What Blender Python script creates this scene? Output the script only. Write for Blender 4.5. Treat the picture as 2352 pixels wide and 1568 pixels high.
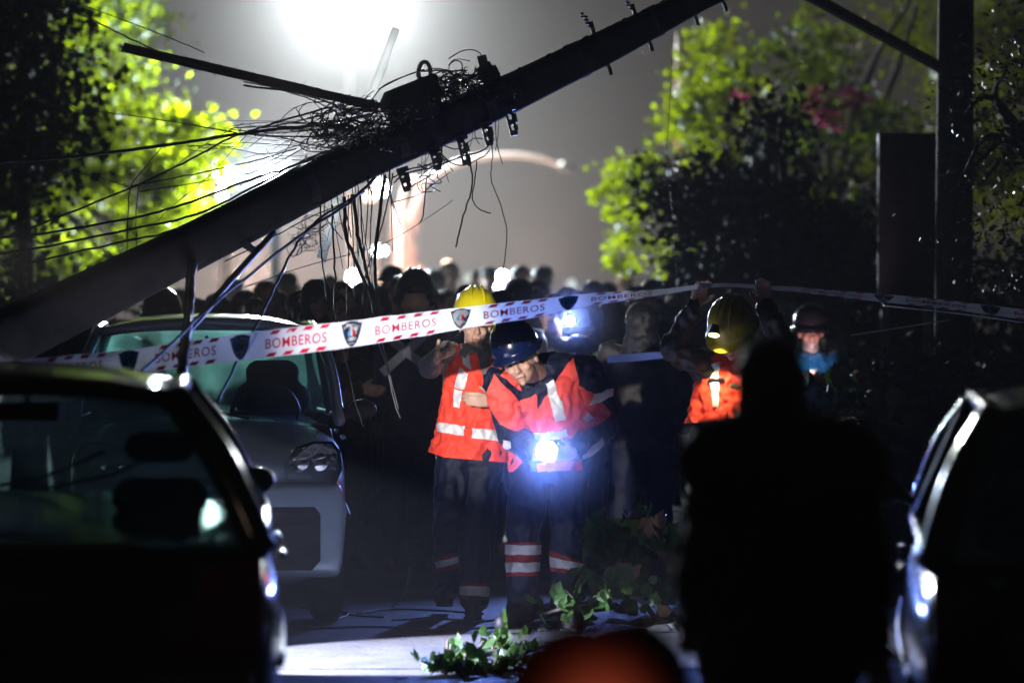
import bpy, bmesh, math, random
import numpy as np
from mathutils import Vector, Matrix, noise
random.seed(7)
sc = bpy.context.scene
for o in list(bpy.data.objects): bpy.data.objects.remove(o, do_unlink=True)
C = sc.collection
V = Vector

# ------------------------------------------------------------------ camera
FPX = 8820.0                     # focal length in units of the 2352 px wide picture
CAMZ, TILT, FOCUS = 1.8, math.atan(144/8820.0), 20.2
cd = bpy.data.cameras.new('camera'); cam = bpy.data.objects.new('camera', cd); C.objects.link(cam)
cam.location = (0, 0, CAMZ); cam.rotation_euler = (math.pi/2 - TILT, 0, 0)
cd.lens = 135; cd.sensor_width = 36; cd.clip_start = 0.1; cd.clip_end = 1000
cd.dof.use_dof = True; cd.dof.focus_distance = FOCUS; cd.dof.aperture_fstop = 1.8
sc.camera = cam
# ------------------------------------------------------------------ night sky, moon, exposure
w = bpy.data.worlds.new('World'); sc.world = w; w.use_nodes = True
nt = w.node_tree; nt.nodes.clear()
sk = nt.nodes.new('ShaderNodeTexSky'); sk.sky_type = 'NISHITA'; sk.sun_disc = False
sk.sun_elevation = math.radians(4); sk.sun_rotation = math.radians(200)
bg = nt.nodes.new('ShaderNodeBackground'); bg.inputs['Strength'].default_value = 0.0004
wo = nt.nodes.new('ShaderNodeOutputWorld')
nt.links.new(sk.outputs[0], bg.inputs[0]); nt.links.new(bg.outputs[0], wo.inputs[0])
sd = bpy.data.lights.new('moon', 'SUN'); sd.energy = 0.012; sd.angle = math.radians(0.5); sd.color = (.8, .87, 1)
so = bpy.data.objects.new('moon', sd); C.objects.link(so); so.rotation_euler = (math.radians(60), 0, math.radians(200))
vs = sc.view_settings
sc.display_settings.display_device = 'sRGB'
vs.view_transform = 'Standard'; vs.look = 'None'; vs.gamma = 1; vs.use_curve_mapping = False; vs.exposure = -0.12
cy = sc.cycles
cy.max_bounces = 5; cy.diffuse_bounces = 2; cy.glossy_bounces = 3; cy.transmission_bounces = 5
cy.transparent_max_bounces = 10; cy.volume_bounces = 0; cy.sample_clamp_indirect = 3; cy.sample_clamp_direct = 0
cy.use_denoising = True; cy.denoiser = 'OPENIMAGEDENOISE'

FW = V((0, math.cos(TILT), -math.sin(TILT))); UP = V((0, math.sin(TILT), math.cos(TILT)))
def at(px, py, d):               # the point d metres ahead that stands at a place of the 2352 x 1568 picture
    return V((0, 0, CAMZ)) + FW*d + V((1, 0, 0))*((px-1176)/FPX*d) + UP*((784-py)/FPX*d)
def lamp(kind, loc, energy, color, size=.05, aim=None, angle=40, blend=.5, name='lamp_light', parent=None):
    l = bpy.data.lights.new(name, kind); l.energy = energy; l.color = color
    l.shadow_soft_size = size
    o = bpy.data.objects.new(name, l); C.objects.link(o); o.location = loc
    if kind == 'SPOT': l.spot_size = math.radians(angle); l.spot_blend = blend
    if aim is not None: o.rotation_euler = (V(aim)-V(loc)).to_track_quat('-Z', 'Y').to_euler()
    return o
# floodlights and street lamps, one added purple lamp, then the torches the people carry
FL1 = at(800, -28, 60); FL2 = at(628, 402, 41)
lamp('SPOT', FL1, 18500, (.93, 1, .98), .4, aim=FL1+V((0, -9, -1.5)), angle=178, blend=.2)
lamp('SPOT', FL2+V((0, -.3, 0)), 34000, (.95, 1, .98), .1, aim=at(850, 290, 21), angle=4, blend=.6)
lamp('SPOT', FL2, 5200, (.72, .88, 1), .12, aim=FL2+V((-3, -9, -1)), angle=178, blend=.2)
lamp('POINT', at(880, 560, 51), 450, (1, .62, .4), .3)
lamp('POINT', at(1230, 600, 68), 1900, (1, .66, .42), .3)
lamp('POINT', at(560, 640, 57), 2500, (1, .6, .42), .3)
lamp('POINT', at(3000, 100, 70), 450, (.85, .6, 1), .3)  # unseen lamp outside the view, added to tint the haze purple
TORCH = at(1256, 1036, 19.05); HEADL = at(1309, 737, 23.6)
lamp('SPOT', TORCH, 310, (.13, .25, 1), .035, aim=TORCH+V((-.1, -10, -.8)), angle=165, blend=.6)
lamp('SPOT', HEADL, 300, (.2, .32, 1), .03, aim=HEADL+V((0, -10, 1.6)), angle=105, blend=.6)

# ------------------------------------------------------------------ helpers
def tag(o, label=None, cat=None, group=None, kind=None):
    if label: o['label'] = label
    if cat: o['category'] = cat
    if group: o['group'] = group
    if kind: o['kind'] = kind
    return o
def empty(name, loc, label, cat, group=None):
    o = bpy.data.objects.new(name, None); C.objects.link(o); o.location = loc; o.empty_display_size = .2
    return tag(o, label, cat, group)
def link(name, me, m=None, parent=None):
    o = bpy.data.objects.new(name, me); C.objects.link(o)
    if m is not None:
        me.materials.clear(); me.materials.append(m)
    if parent is not None:
        o.parent = parent
        o.matrix_parent_inverse = Matrix.Translation(-parent.location) if parent.parent is None else Matrix.Identity(4)
        if parent.parent is not None: o.matrix_parent_inverse = Matrix.Identity(4)
    return o
def crv(pts, n=8):               # smooth curve through points
    P = [V(p) for p in pts]
    if len(P) < 3:
        return [P[0].lerp(P[-1], i/n) for i in range(n+1)]
    Q = [P[0]*2-P[1]] + P + [P[-1]*2-P[-2]]; out = []
    for i in range(1, len(Q)-2):
        a, b, c, d = Q[i-1:i+3]
        for k in range(n):
            t = k/n
            out.append(.5*((2*b)+(c-a)*t+(2*a-5*b+4*c-d)*t*t+(3*b-a-3*c+d)*t**3))
    out.append(P[-1]); return out
class MB:
    def __init__(s): s.v = []; s.f = []
    def add(s, vs, fs):
        n = len(s.v); s.v += [tuple(p) for p in vs]; s.f += [tuple(i+n for i in f) for f in fs]; return s
    def box(s, c, size, R=None, taper=1.0):
        c = V(c); x, y, z = [q/2 for q in size]; P = []
        for k in (-1, 1):
            t = taper if k > 0 else 1
            for (i, j) in ((-1, -1), (1, -1), (1, 1), (-1, 1)):
                p = V((i*x*t, j*y*t, k*z)); P.append(c + (R @ p if R else p))
        return s.add(P, [(3, 2, 1, 0), (4, 5, 6, 7), (0, 1, 5, 4), (1, 2, 6, 5), (2, 3, 7, 6), (3, 0, 4, 7)])
    def beam(s, a, b, w, h, up=(0, 0, 1), w2=None, h2=None):
        a, b = V(a), V(b); d = (b-a).normalized(); x = d.cross(V(up)).normalized(); y = x.cross(d)
        w2 = w if w2 is None else w2; h2 = h if h2 is None else h2; P = []
        for (p, ww, hh) in ((a, w, h), (b, w2, h2)):
            for (i, j) in ((-1, -1), (1, -1), (1, 1), (-1, 1)): P.append(p + x*i*ww/2 + y*j*hh/2)
        return s.add(P, [(0, 1, 2, 3), (7, 6, 5, 4), (1, 0, 4, 5), (2, 1, 5, 6), (3, 2, 6, 7), (0, 3, 7, 4)])
    def tube(s, pts, r, seg=6, cap=True):
        P = [V(p) for p in pts]; n = len(P); rr = r if isinstance(r, (list, tuple)) else [r]*n
        vs = []; x = None
        for i, p in enumerate(P):
            d = (P[min(i+1, n-1)]-P[max(i-1, 0)])
            if d.length < 1e-9: d = V((0, 0, 1))
            d.normalize()
            if x is None: x = d.orthogonal().normalized()
            x = (x-d*x.dot(d))
            if x.length < 1e-6: x = d.orthogonal()
            x.normalize(); y = d.cross(x)
            for k in range(seg):
                a = 2*math.pi*k/seg; vs.append(p+(x*math.cos(a)+y*math.sin(a))*rr[i])
        fs = [(i*seg+k, i*seg+(k+1) % seg, (i+1)*seg+(k+1) % seg, (i+1)*seg+k) for i in range(n-1) for k in range(seg)]
        if cap: fs += [tuple(range(seg))[::-1], tuple((n-1)*seg+k for k in range(seg))]
        return s.add(vs, fs)
    def lathe(s, prof, o=(0, 0, 0), R=None, seg=16, sx=1, sy=1):
        vs = []; o = V(o)
        for (r, z) in prof:
            for k in range(seg):
                a = 2*math.pi*k/seg; p = V((r*math.cos(a)*sx, r*math.sin(a)*sy, z)); vs.append(o+(R @ p if R else p))
        n = len(prof)
        fs = [(i*seg+k, i*seg+(k+1) % seg, (i+1)*seg+(k+1) % seg, (i+1)*seg+k) for i in range(n-1) for k in range(seg)]
        fs += [tuple(range(seg))[::-1], tuple((n-1)*seg+k for k in range(seg))]
        return s.add(vs, fs)
    def ball(s, c, r, R=None, seg=12, rings=8):
        r = (r, r, r) if not isinstance(r, (tuple, list)) else r; vs = []; c = V(c)
        for i in range(rings+1):
            t = math.pi*i/rings
            for k in range(seg):
                a = 2*math.pi*k/seg
                p = V((r[0]*math.sin(t)*math.cos(a), r[1]*math.sin(t)*math.sin(a), -r[2]*math.cos(t))); vs.append(c+(R @ p if R else p))
        fs = [(i*seg+k, i*seg+(k+1) % seg, (i+1)*seg+(k+1) % seg, (i+1)*seg+k) for i in range(rings) for k in range(seg)]
        return s.add(vs, fs)
    def cap(s, a, b, ra, rb=None, seg=12):     # a tapered capsule
        a, b = V(a), V(b); rb = ra if rb is None else rb
        d = b-a; L = max(d.length, 1e-5); z = d/L if d.length > 1e-5 else V((0, 0, 1)); x = z.orthogonal().normalized(); y = z.cross(x)
        pr = [(ra*math.cos(t), -ra*math.sin(t)) for t in (1.5, 1.1, .6, .2)] + [(rb*math.cos(t), L+rb*math.sin(t)) for t in (.2, .6, 1.1, 1.5)]
        R = Matrix((x, y, z)).transposed()
        return s.lathe(pr, a, R, seg)
    def prism(s, poly, y0, y1, M=None):        # polygon in xz pushed along y
        n = len(poly); P = [V((x, y, z)) for y in (y0, y1) for (x, z) in poly]
        if M: P = [M @ p for p in P]
        return s.add(P, [tuple(range(n)), tuple(range(2*n-1, n-1, -1))]+[(i, i+n, (i+1) % n+n, (i+1) % n) for i in range(n)])
    def mesh(s, name, smooth=False):
        me = bpy.data.meshes.new(name); me.from_pydata(s.v, [], s.f); me.update()
        if smooth: me.shade_smooth()
        return me
    def build(s, name, m, parent=None, smooth=False, label=None, kind=None):
        o = link(name, s.mesh(name, smooth), m, parent)
        return tag(o, label, kind=kind)
    def bevel(s, name, m, parent=None, w=.01, seg=2, smooth=True):
        me = s.mesh(name); bm = bmesh.new(); bm.from_mesh(me)
        bmesh.ops.remove_doubles(bm, verts=bm.verts, dist=1e-5)
        bmesh.ops.recalc_face_normals(bm, faces=bm.faces)
        bmesh.ops.bevel(bm, geom=bm.edges[:], offset=w, segments=seg, affect='EDGES', profile=.6, clamp_overlap=True)
        bm.to_mesh(me); bm.free()
        if smooth: me.shade_smooth()
        return link(name, me, m, parent)
    def remesh(s, name, vox, sm=4, fold=0, fs=9, seed=0, dirz=.5):   # one continuous skin round all pieces
        me = s.mesh(name); bm = bmesh.new(); bm.from_mesh(me)
        bmesh.ops.remove_doubles(bm, verts=bm.verts, dist=1e-6); bmesh.ops.recalc_face_normals(bm, faces=bm.faces); bm.to_mesh(me); bm.free()
        o = bpy.data.objects.new('tmp', me); C.objects.link(o)
        a = o.modifiers.new('r', 'REMESH'); a.mode = 'VOXEL'; a.voxel_size = vox
        if sm: b = o.modifiers.new('s', 'SMOOTH'); b.factor = .5; b.iterations = sm
        dg = bpy.context.evaluated_depsgraph_get(); dg.update()
        r = bpy.data.meshes.new_from_object(o.evaluated_get(dg)); bpy.data.objects.remove(o); bpy.data.meshes.remove(me)
        r.name = name
        if fold:
            n = len(r.vertices); co = np.empty(n*3); no = np.empty(n*3)
            r.vertices.foreach_get('co', co); r.vertex_normals.foreach_get('vector', no); co = co.reshape(-1, 3); no = no.reshape(-1, 3)
            dsp = np.array([noise.noise((x*fs+seed, y*fs, z*fs*dirz))+.5*noise.noise((x*fs*2.3, y*fs*2.3+seed, z*fs*2)) for x, y, z in co])
            dsp = 1-2*np.abs(dsp)
            r.vertices.foreach_set('co', (co+no*(dsp*fold-fold*.5)[:, None]).ravel()); r.update()
        r.shade_smooth(); return r

def cut(me, planes, off=.004, name='band', front=None, solid=False):  # the stretch of a garment between planes, lifted off it
    bm = bmesh.new(); bm.from_mesh(me)
    for (co, no) in planes:
        bmesh.ops.bisect_plane(bm, geom=bm.verts[:]+bm.edges[:]+bm.faces[:], plane_co=V(co), plane_no=V(no), clear_outer=True)
    if front is not None:
        f = V(front); kill = [q for q in bm.faces if q.normal.dot(f) < .05]
        bmesh.ops.delete(bm, geom=kill, context='FACES')
    if off:
        bm.normal_update()
        for v in bm.verts: v.co += v.normal*off
    m2 = bpy.data.meshes.new(name); bm.to_mesh(m2); bm.free(); m2.shade_smooth(); return m2

# ------------------------------------------------------------------ materials
def nodes(name):
    m = bpy.data.materials.new(name); m.use_nodes = True; t = m.node_tree; t.nodes.clear()
    out = t.nodes.new('ShaderNodeOutputMaterial'); return m, t, out
def mat(name, col, rough=.6, metal=0, var=.25, ns=12, bump=.15, bs=60, sheen=0, coat=0, col2=None, stretch=(1, 1, 1), spec=.5, aniso=0, bdist=.01):
    m, t, out = nodes(name); N = t.nodes.new; L = t.links.new
    b = N('ShaderNodeBsdfPrincipled'); L(b.outputs[0], out.inputs[0])
    tc = N('ShaderNodeTexCoord'); mp = N('ShaderNodeMapping'); mp.inputs['Scale'].default_value = stretch; L(tc.outputs['Object'], mp.inputs[0])
    n1 = N('ShaderNodeTexNoise'); n1.inputs['Scale'].default_value = ns; n1.inputs['Detail'].default_value = 6; L(mp.outputs[0], n1.inputs['Vector'])
    rmp = N('ShaderNodeValToRGB'); L(n1.outputs['Fac'], rmp.inputs[0])
    c2 = col2 or tuple(c*(1-var) for c in col)
    rmp.color_ramp.elements[0].position = .35; rmp.color_ramp.elements[0].color = (*c2, 1)
    rmp.color_ramp.elements[1].position = .65; rmp.color_ramp.elements[1].color = (*[min(1, c*(1+var*.4)) for c in col], 1)
    L(rmp.outputs[0], b.inputs['Base Color'])
    b.inputs['Roughness'].default_value = rough; b.inputs['Metallic'].default_value = metal
    b.inputs['Specular IOR Level'].default_value = spec
    if sheen: b.inputs['Sheen Weight'].default_value = .5; b.inputs['Sheen Roughness'].default_value = .12
    if coat: b.inputs['Coat Weight'].default_value = coat; b.inputs['Coat Roughness'].default_value = .08
    if bump:
        n2 = N('ShaderNodeTexNoise'); n2.inputs['Scale'].default_value = bs; n2.inputs['Detail'].default_value = 5; L(mp.outputs[0], n2.inputs['Vector'])
        bp = N('ShaderNodeBump'); bp.inputs['Strength'].default_value = bump; bp.inputs['Distance'].default_value = bdist
        L(n2.outputs['Fac'], bp.inputs['Height']); L(bp.outputs[0], b.inputs['Normal'])
    return m
def mat_thin(name, col, tcol, fac=.5, rough=.5, gloss=.08, ns=6):       # leaf, plastic film: lets light through
    m, t, out = nodes(name); N = t.nodes.new; L = t.links.new
    oi = N('ShaderNodeTexCoord'); n1 = N('ShaderNodeTexNoise'); n1.inputs['Scale'].default_value = ns; L(oi.outputs['Object'], n1.inputs['Vector'])
    def vary(c):
        r = N('ShaderNodeValToRGB'); L(n1.outputs['Fac'], r.inputs[0])
        r.color_ramp.elements[0].position = .3; r.color_ramp.elements[0].color = (*[q*.55 for q in c], 1)
        r.color_ramp.elements[1].position = .7; r.color_ramp.elements[1].color = (*[min(1, q*1.1) for q in c], 1); return r
    d = N('ShaderNodeBsdfPrincipled'); d.inputs['Roughness'].default_value = rough; L(vary(col).outputs[0], d.inputs['Base Color'])
    d.inputs['Specular IOR Level'].default_value = gloss*5
    tr = N('ShaderNodeBsdfTranslucent'); L(vary(tcol).outputs[0], tr.inputs[0])
    mx = N('ShaderNodeMixShader'); mx.inputs[0].default_value = fac; L(d.outputs[0], mx.inputs[1]); L(tr.outputs[0], mx.inputs[2]); L(mx.outputs[0], out.inputs[0])
    return m
def mat_emit(name, col, s):
    m, t, out = nodes(name); e = t.nodes.new('ShaderNodeEmission'); e.inputs[0].default_value = (*col, 1); e.inputs[1].default_value = s
    t.links.new(e.outputs[0], out.inputs[0]); return m
def mat_glass(name, tint, scatter, dcol):      # thin pane with a film that scatters light
    m, t, out = nodes(name); N = t.nodes.new; L = t.links.new
    tr = N('ShaderNodeBsdfTransparent'); tr.inputs[0].default_value = (*tint, 1)
    gl = N('ShaderNodeBsdfGlossy'); gl.inputs['Roughness'].default_value = .03; gl.inputs[0].default_value = (1, 1, 1, 1)
    lw = N('ShaderNodeLayerWeight'); lw.inputs[0].default_value = .5
    fp = N('ShaderNodeMath'); fp.operation = 'POWER'; fp.inputs[1].default_value = 4; L(lw.outputs['Facing'], fp.inputs[0])
    fr = N('ShaderNodeMath'); fr.operation = 'MULTIPLY_ADD'; fr.inputs[1].default_value = .9; fr.inputs[2].default_value = .045; L(fp.outputs[0], fr.inputs[0])
    m1 = N('ShaderNodeMixShader'); L(fr.outputs[0], m1.inputs[0]); L(tr.outputs[0], m1.inputs[1]); L(gl.outputs[0], m1.inputs[2])
    tl = N('ShaderNodeBsdfTranslucent'); tl.inputs[0].default_value = (*dcol, 1)
    tc = N('ShaderNodeTexCoord'); n1 = N('ShaderNodeTexNoise'); n1.inputs['Scale'].default_value = 5; n1.inputs['Detail'].default_value = 8; L(tc.outputs['Object'], n1.inputs['Vector'])
    r = N('ShaderNodeMapRange'); r.inputs[1].default_value = .3; r.inputs[2].default_value = .7; r.inputs[3].default_value = scatter*.4; r.inputs[4].default_value = scatter; L(n1.outputs['Fac'], r.inputs[0])
    m2 = N('ShaderNodeMixShader'); L(r.outputs[0], m2.inputs[0]); L(m1.outputs[0], m2.inputs[1]); L(tl.outputs[0], m2.inputs[2]); L(m2.outputs[0], out.inputs[0])
    return m
M = dict(
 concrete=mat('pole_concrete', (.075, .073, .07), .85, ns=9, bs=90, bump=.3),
 wood=mat('weathered_wood', (.2, .15, .1), .8, ns=14, stretch=(1, 1, 1), bump=.5, bs=50),
 steel=mat('galvanised_steel', (.18, .18, .18), .5, .6, bs=80),
 cable=mat('cable_rubber', (.03, .03, .032), .42, ns=20, bs=120),
 cable_blue=mat('cable_pale', (.12, .12, .14), .5, ns=20, bs=120),  # paler, faintly blue copy of the cable rubber
 pale_lit=mat_thin('pale_lit_board', (.8, .8, .78), (.95, .97, .95), .9, .5),  # white and light-passing so the broken crossarm pieces look strongly lit
 skin=mat('skin', (.5, .3, .22), .5, ns=30, var=.15, bs=150, bump=.08),
 eye=mat('eye', (.05, .03, .02), .2, bump=0),
 hair=mat('hair', (.02, .016, .013), .32, ns=60, bump=.5, bs=90, stretch=(1, 1, .3)),
 hair_grey=mat('hair_grey', (.3, .3, .3), .6, ns=60, bump=.5, bs=90),
 navy=mat('navy_cloth', (.006, .010, .032), .6, ns=8, bs=160, bump=.25, sheen=.12, spec=.25),
 black=mat('black_cloth', (.012, .012, .014), .55, ns=8, bs=160, bump=.25, sheen=.3),
 brown=mat('brown_cloth', (.03, .024, .02), .55, ns=8, bs=160, bump=.25, sheen=.4),
 olive=mat('olive_cloth', (.03, .032, .022), .55, ns=8, bs=160, bump=.25, sheen=.4),
 grey=mat('grey_cloth', (.12, .12, .13), .55, ns=8, bs=160, bump=.25, sheen=.4),
 red=mat('hi_vis_red', (.9, .06, .03), .7, ns=7, bs=200, bump=.25, var=.12),
 pinkred=mat('hi_vis_coral', (.92, .09, .07), .7, ns=7, bs=200, bump=.25, var=.12),
 crimson=mat('crimson_trim', (.22, .012, .02), .7, ns=7, bs=200, bump=.2),
 lime=mat('lime_patch', (.5, .7, .05), .6, ns=9),
 refl=mat('reflective_band', (.72, .74, .8), .35, .1, var=.1, ns=20, bs=220, bump=.2),
 yellow=mat('helmet_yellow', (.72, .62, .01), .28, var=.06, bump=.03, coat=.6),
 yellow_dim=mat('helmet_yellow_dimmed', (.34, .27, .008), .45, var=.4, ns=16, bump=.1, coat=.2),  # rougher, mottled copy of the helmet yellow, darkened to look less lit
 blue=mat('helmet_blue', (.003, .009, .045), .25, var=.1, bump=.03, coat=.6),
 dhelm=mat('helmet_dark', (.02, .02, .025), .25, var=.1, bump=.03, coat=.6),
 whelm=mat('helmet_white', (.5, .5, .5), .3, var=.1, bump=.03, coat=.5),
 orange=mat('orange_cloth', (.75, .11, .04), .8, ns=8, bs=160, bump=.25),
 rubber=mat('rubber', (.015, .015, .015), .6),
 silver=mat('silver_paint', (.33, .43, .53), .38, .35, var=.06, bump=.02, coat=.9),
 darkpaint=mat('dark_paint', (.02, .022, .026), .22, .2, var=.06, bump=.01, coat=1),
 trim=mat('plastic_trim', (.02, .02, .02), .5),
 chrome=mat('chrome', (.7, .7, .72), .12, 1, var=.05, bump=0),
 seat=mat('seat_cloth', (.03, .03, .035), .9),
 glass=mat_glass('car_glass', (.8, .88, .88), .02, (.5, .75, .72)),
 glass_lit=mat_glass('lit_look_car_glass', (.5, .66, .66), .6, (.45, 1, .92)),  # cyan film stands in for the lit scene behind the rear window
  glass_dark=mat_glass('tinted_car_glass', (.2, .26, .26), .02, (.4, .6, .6)),
 glass_near=mat_glass('lit_look_windscreen', (.5, .62, .6), .10, (.35, .6, .5)),  # greenish film stands in for light showing through the windscreen
 lensglass=mat_glass('lamp_lens', (.8, .82, .82), .02, (.8, .8, .8)),
 bark=mat('bark', (.07, .055, .045), .9, ns=8, bs=20, bump=.8, stretch=(1, 1, .3)),
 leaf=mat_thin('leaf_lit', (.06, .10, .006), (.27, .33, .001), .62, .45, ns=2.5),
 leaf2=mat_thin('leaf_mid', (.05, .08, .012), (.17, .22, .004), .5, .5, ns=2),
 leafshade=mat('leaf_shade', (.015, .022, .015), .7, ns=3, bump=0),  # near black and opaque: the shade on unlit trees put into colour
 leafground=mat_thin('leaf_fallen', (.035, .085, .018), (.06, .13, .015), .35, .45, ns=14),
 leafdry=mat('leaf_dry', (.12, .08, .06), .7, ns=14),
 petal=mat_thin('petal', (.5, .03, .18), (.7, .02, .22), .6, .5),
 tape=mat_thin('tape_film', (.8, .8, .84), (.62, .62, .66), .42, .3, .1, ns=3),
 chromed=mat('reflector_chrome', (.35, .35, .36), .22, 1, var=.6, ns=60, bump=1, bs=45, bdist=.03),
 tape_unlit=mat_thin('tape_film_unlit', (.2, .2, .22), (.12, .12, .13), .4, .4, .1, ns=3),  # greyer copy of the tape film, darkened to look unlit
 tape_red=mat_thin('tape_red_print', (.62, .01, .05), (.5, .0, .04), .35, .4, ns=3),
 tape_navy=mat_thin('tape_navy_print', (.01, .02, .06), (.0, .12, .22), .3, .4, ns=3),
 tape_lblue=mat_thin('tape_blue_print', (.1, .35, .7), (.1, .3, .6), .35, .4, ns=3),
 warm=mat_emit('warm_lamp', (1, .7, .5), 8), white=mat_emit('white_lamp', (.93, .97, 1), 30),
 cool=mat_emit('cool_lamp', (.75, .88, 1), 45), dimw=mat_emit('dim_lamp', (.8, .9, .85), .9),
 torch=mat_emit('torch_lens', (.85, .9, 1), 260), ylamp=mat_emit('yellow_lens', (1, .85, .2), 14),
 phone=mat_emit('phone_screen', (.5, .75, 1), 3),
 redwhite=mat('mast_white', (.6, .55, .58), .5), mred=mat('mast_red', (.7, .12, .07), .5),
 pinkstone=mat('pink_stone', (.34, .17, .13), .8, ns=3, bs=8),
 pillar=mat('grey_post', (.4, .38, .36), .5),
 box=mat('cabinet_paint', (.02, .022, .024), .6),
)
# ------------------------------------------------------------------ ground
def mat_road():
    m, t, out = nodes('road_concrete'); N = t.nodes.new; L = t.links.new
    b = N('ShaderNodeBsdfPrincipled'); L(b.outputs[0], out.inputs[0])
    tc = N('ShaderNodeTexCoord'); n1 = N('ShaderNodeTexNoise'); n1.inputs['Scale'].default_value = 1.1; n1.inputs['Detail'].default_value = 12; n1.inputs['Roughness'].default_value = .65
    L(tc.outputs['Object'], n1.inputs['Vector'])
    r = N('ShaderNodeValToRGB'); L(n1.outputs['Fac'], r.inputs[0])
    r.color_ramp.elements[0].position = .35; r.color_ramp.elements[0].color = (.04, .04, .043, 1)
    r.color_ramp.elements[1].position = .65; r.color_ramp.elements[1].color = (.12, .12, .125, 1)
    n3 = N('ShaderNodeTexVoronoi'); n3.inputs['Scale'].default_value = 90; L(tc.outputs['Object'], n3.inputs['Vector'])
    mx = N('ShaderNodeMix'); mx.data_type = 'RGBA'; mx.blend_type = 'MULTIPLY'; mx.inputs[0].default_value = .35
    L(r.outputs[0], mx.inputs[6]); L(n3.outputs['Color'], mx.inputs[7]); L(mx.outputs[2], b.inputs['Base Color'])
    b.inputs['Roughness'].default_value = .62
    n2 = N('ShaderNodeTexNoise'); n2.inputs['Scale'].default_value = 40; n2.inputs['Detail'].default_value = 6; L(tc.outputs['Object'], n2.inputs['Vector'])
    n4 = N('ShaderNodeTexNoise'); n4.inputs['Scale'].default_value = 2.2; n4.inputs['Detail'].default_value = 4; L(tc.outputs['Object'], n4.inputs['Vector'])
    ad = N('ShaderNodeMath'); ad.operation = 'MULTIPLY_ADD'; ad.inputs[1].default_value = 4; L(n4.outputs['Fac'], ad.inputs[0]); L(n2.outputs['Fac'], ad.inputs[2])
    bp = N('ShaderNodeBump'); bp.inputs['Strength'].default_value = .6; bp.inputs['Distance'].default_value = .012; L(ad.outputs[0], bp.inputs['Height']); L(bp.outputs[0], b.inputs['Normal'])
    return m
ROAD = mat_road()
g = MB(); g.add([(-120, -15, -.03), (120, -15, -.03), (120, 230, -.03), (-120, 230, -.03)], [(0, 1, 2, 3)])
tag(g.build('ground', mat('earth', (.06, .055, .045), .9, ns=2)), kind='structure')
road = bpy.data.objects.new('road', None); C.objects.link(road); tag(road, kind='structure')
sheet = MB(); sheet.add([(-5.5, -10, -.012), (5.5, -10, -.012), (5.5, 120, -.012), (-5.5, 120, -.012)], [(0, 1, 2, 3)])
so2 = sheet.build('road_bed', mat('joint_tar', (.03, .03, .03), .8), road)
slabme = {}
for j in range(30):              # concrete slabs with recessed joints
    for i in range(3):
        key = i
        if key not in slabme:
            q = MB(); q.box((0, 0, -.006), (3.63, 3.47, .012)); slabme[key] = q.mesh('slab')
            slabme[key].materials.append(ROAD)
        o = bpy.data.objects.new('slab', slabme[key]); C.objects.link(o); o.parent = road
        o.location = ((i-1)*3.66, -6+j*3.5+.95, random.uniform(-.0015, .0015)); o.rotation_euler.z = 0
for sx in (-1, 1):
    k = MB(); k.box((sx*5.62, 50, .05), (.2, 130, .16)); tag(k.build('kerb', M['concrete']), kind='structure')
    k = MB(); k.box((sx*8.8, 50, .03), (6.1, 130, .14)); tag(k.build('pavement', mat('paving', (.2, .19, .18), .8, ns=3)), kind='structure')
# haze: one closed box round everything
hz = MB(); hz.box((0, 107, 7), (250, 256, 16)); m, t, out = nodes('haze_air')
pv = t.nodes.new('ShaderNodeVolumePrincipled'); pv.inputs['Density'].default_value = .0016; pv.inputs['Anisotropy'].default_value = 0.0
pv.inputs['Color'].default_value = (.93, .93, .96, 1); t.links.new(pv.outputs[0], out.inputs['Volume'])
tag(hz.build('haze', m), kind='stuff')

# ------------------------------------------------------------------ trees
def leaf_cloud(clumps, per, size, mtl, parent, name='foliage', broad=True):
    vs = []; fs = []
    for (c, r) in clumps:
        n = int(per*(r/.3)**2)
        for _ in range(n):
            p = c + V((random.gauss(0, r*.55), random.gauss(0, r*.55), random.gauss(0, r*.45)))
            a = V((random.gauss(0, 1), random.gauss(0, 1), random.gauss(0, .6))).normalized()
            b = a.orthogonal().normalized(); b.rotate(Matrix.Rotation(random.uniform(0, 6.3), 3, a)); s = size*random.choice((.6, .8, 1, 1, 1.2, 1.5))*random.uniform(.8, 1.1)
            q = a.cross(b); k = len(vs)
            if broad:
                vs += [p-a*s*.5, p+b*s*.42+q*s*.08, p+b*s*.2+a*s*.15, p+a*s*.55, p-b*s*.2+a*s*.15, p-b*s*.42+q*s*.08]
                fs += [(k, k+1, k+2), (k, k+2, k+3, k+4), (k, k+4, k+5)]
            else:
                vs += [p-a*s*.5, p+b*s*.2+q*s*.04, p+a*s*.5, p-b*s*.2+q*s*.04]; fs += [(k, k+1, k+2, k+3)]
    me = bpy.data.meshes.new(name); me.from_pydata([tuple(v) for v in vs], [], fs); me.update()
    o = link(name, me, mtl, parent); o['kind'] = 'stuff'; return o
def tree(base, fork, clumps, per, size, mtl, label, cat='tree', r0=.16, name='broadleaf_tree', group=None, broad=True, limbs=14):
    t = empty(name, base, label, cat, group)
    mb = MB(); base = V(base); fork = V(fork)
    mb.tube(crv([base, base.lerp(fork, .5)+V((.06, 0, 0)), fork], 5), [r0*1.25]+[r0*(1-.04*i) for i in range(10)], 10)
    mb.build('trunk', M['bark'], t, True)
    lb = MB()
    for (c, r) in random.sample(clumps, min(limbs, len(clumps))):
        md = fork.lerp(c, .5)+V((random.uniform(-.2, .2), random.uniform(-.2, .2), random.uniform(0, .3)))
        pts = crv([fork, md, c], 5); lb.tube(pts, [r0*.35*(1-i/len(pts)*.85) for i in range(len(pts))], 6)
    lb.build('limbs', M['bark'], t, True)
    leaf_cloud(clumps, per, size, mtl, t, 'foliage', broad)
    return t
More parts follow.
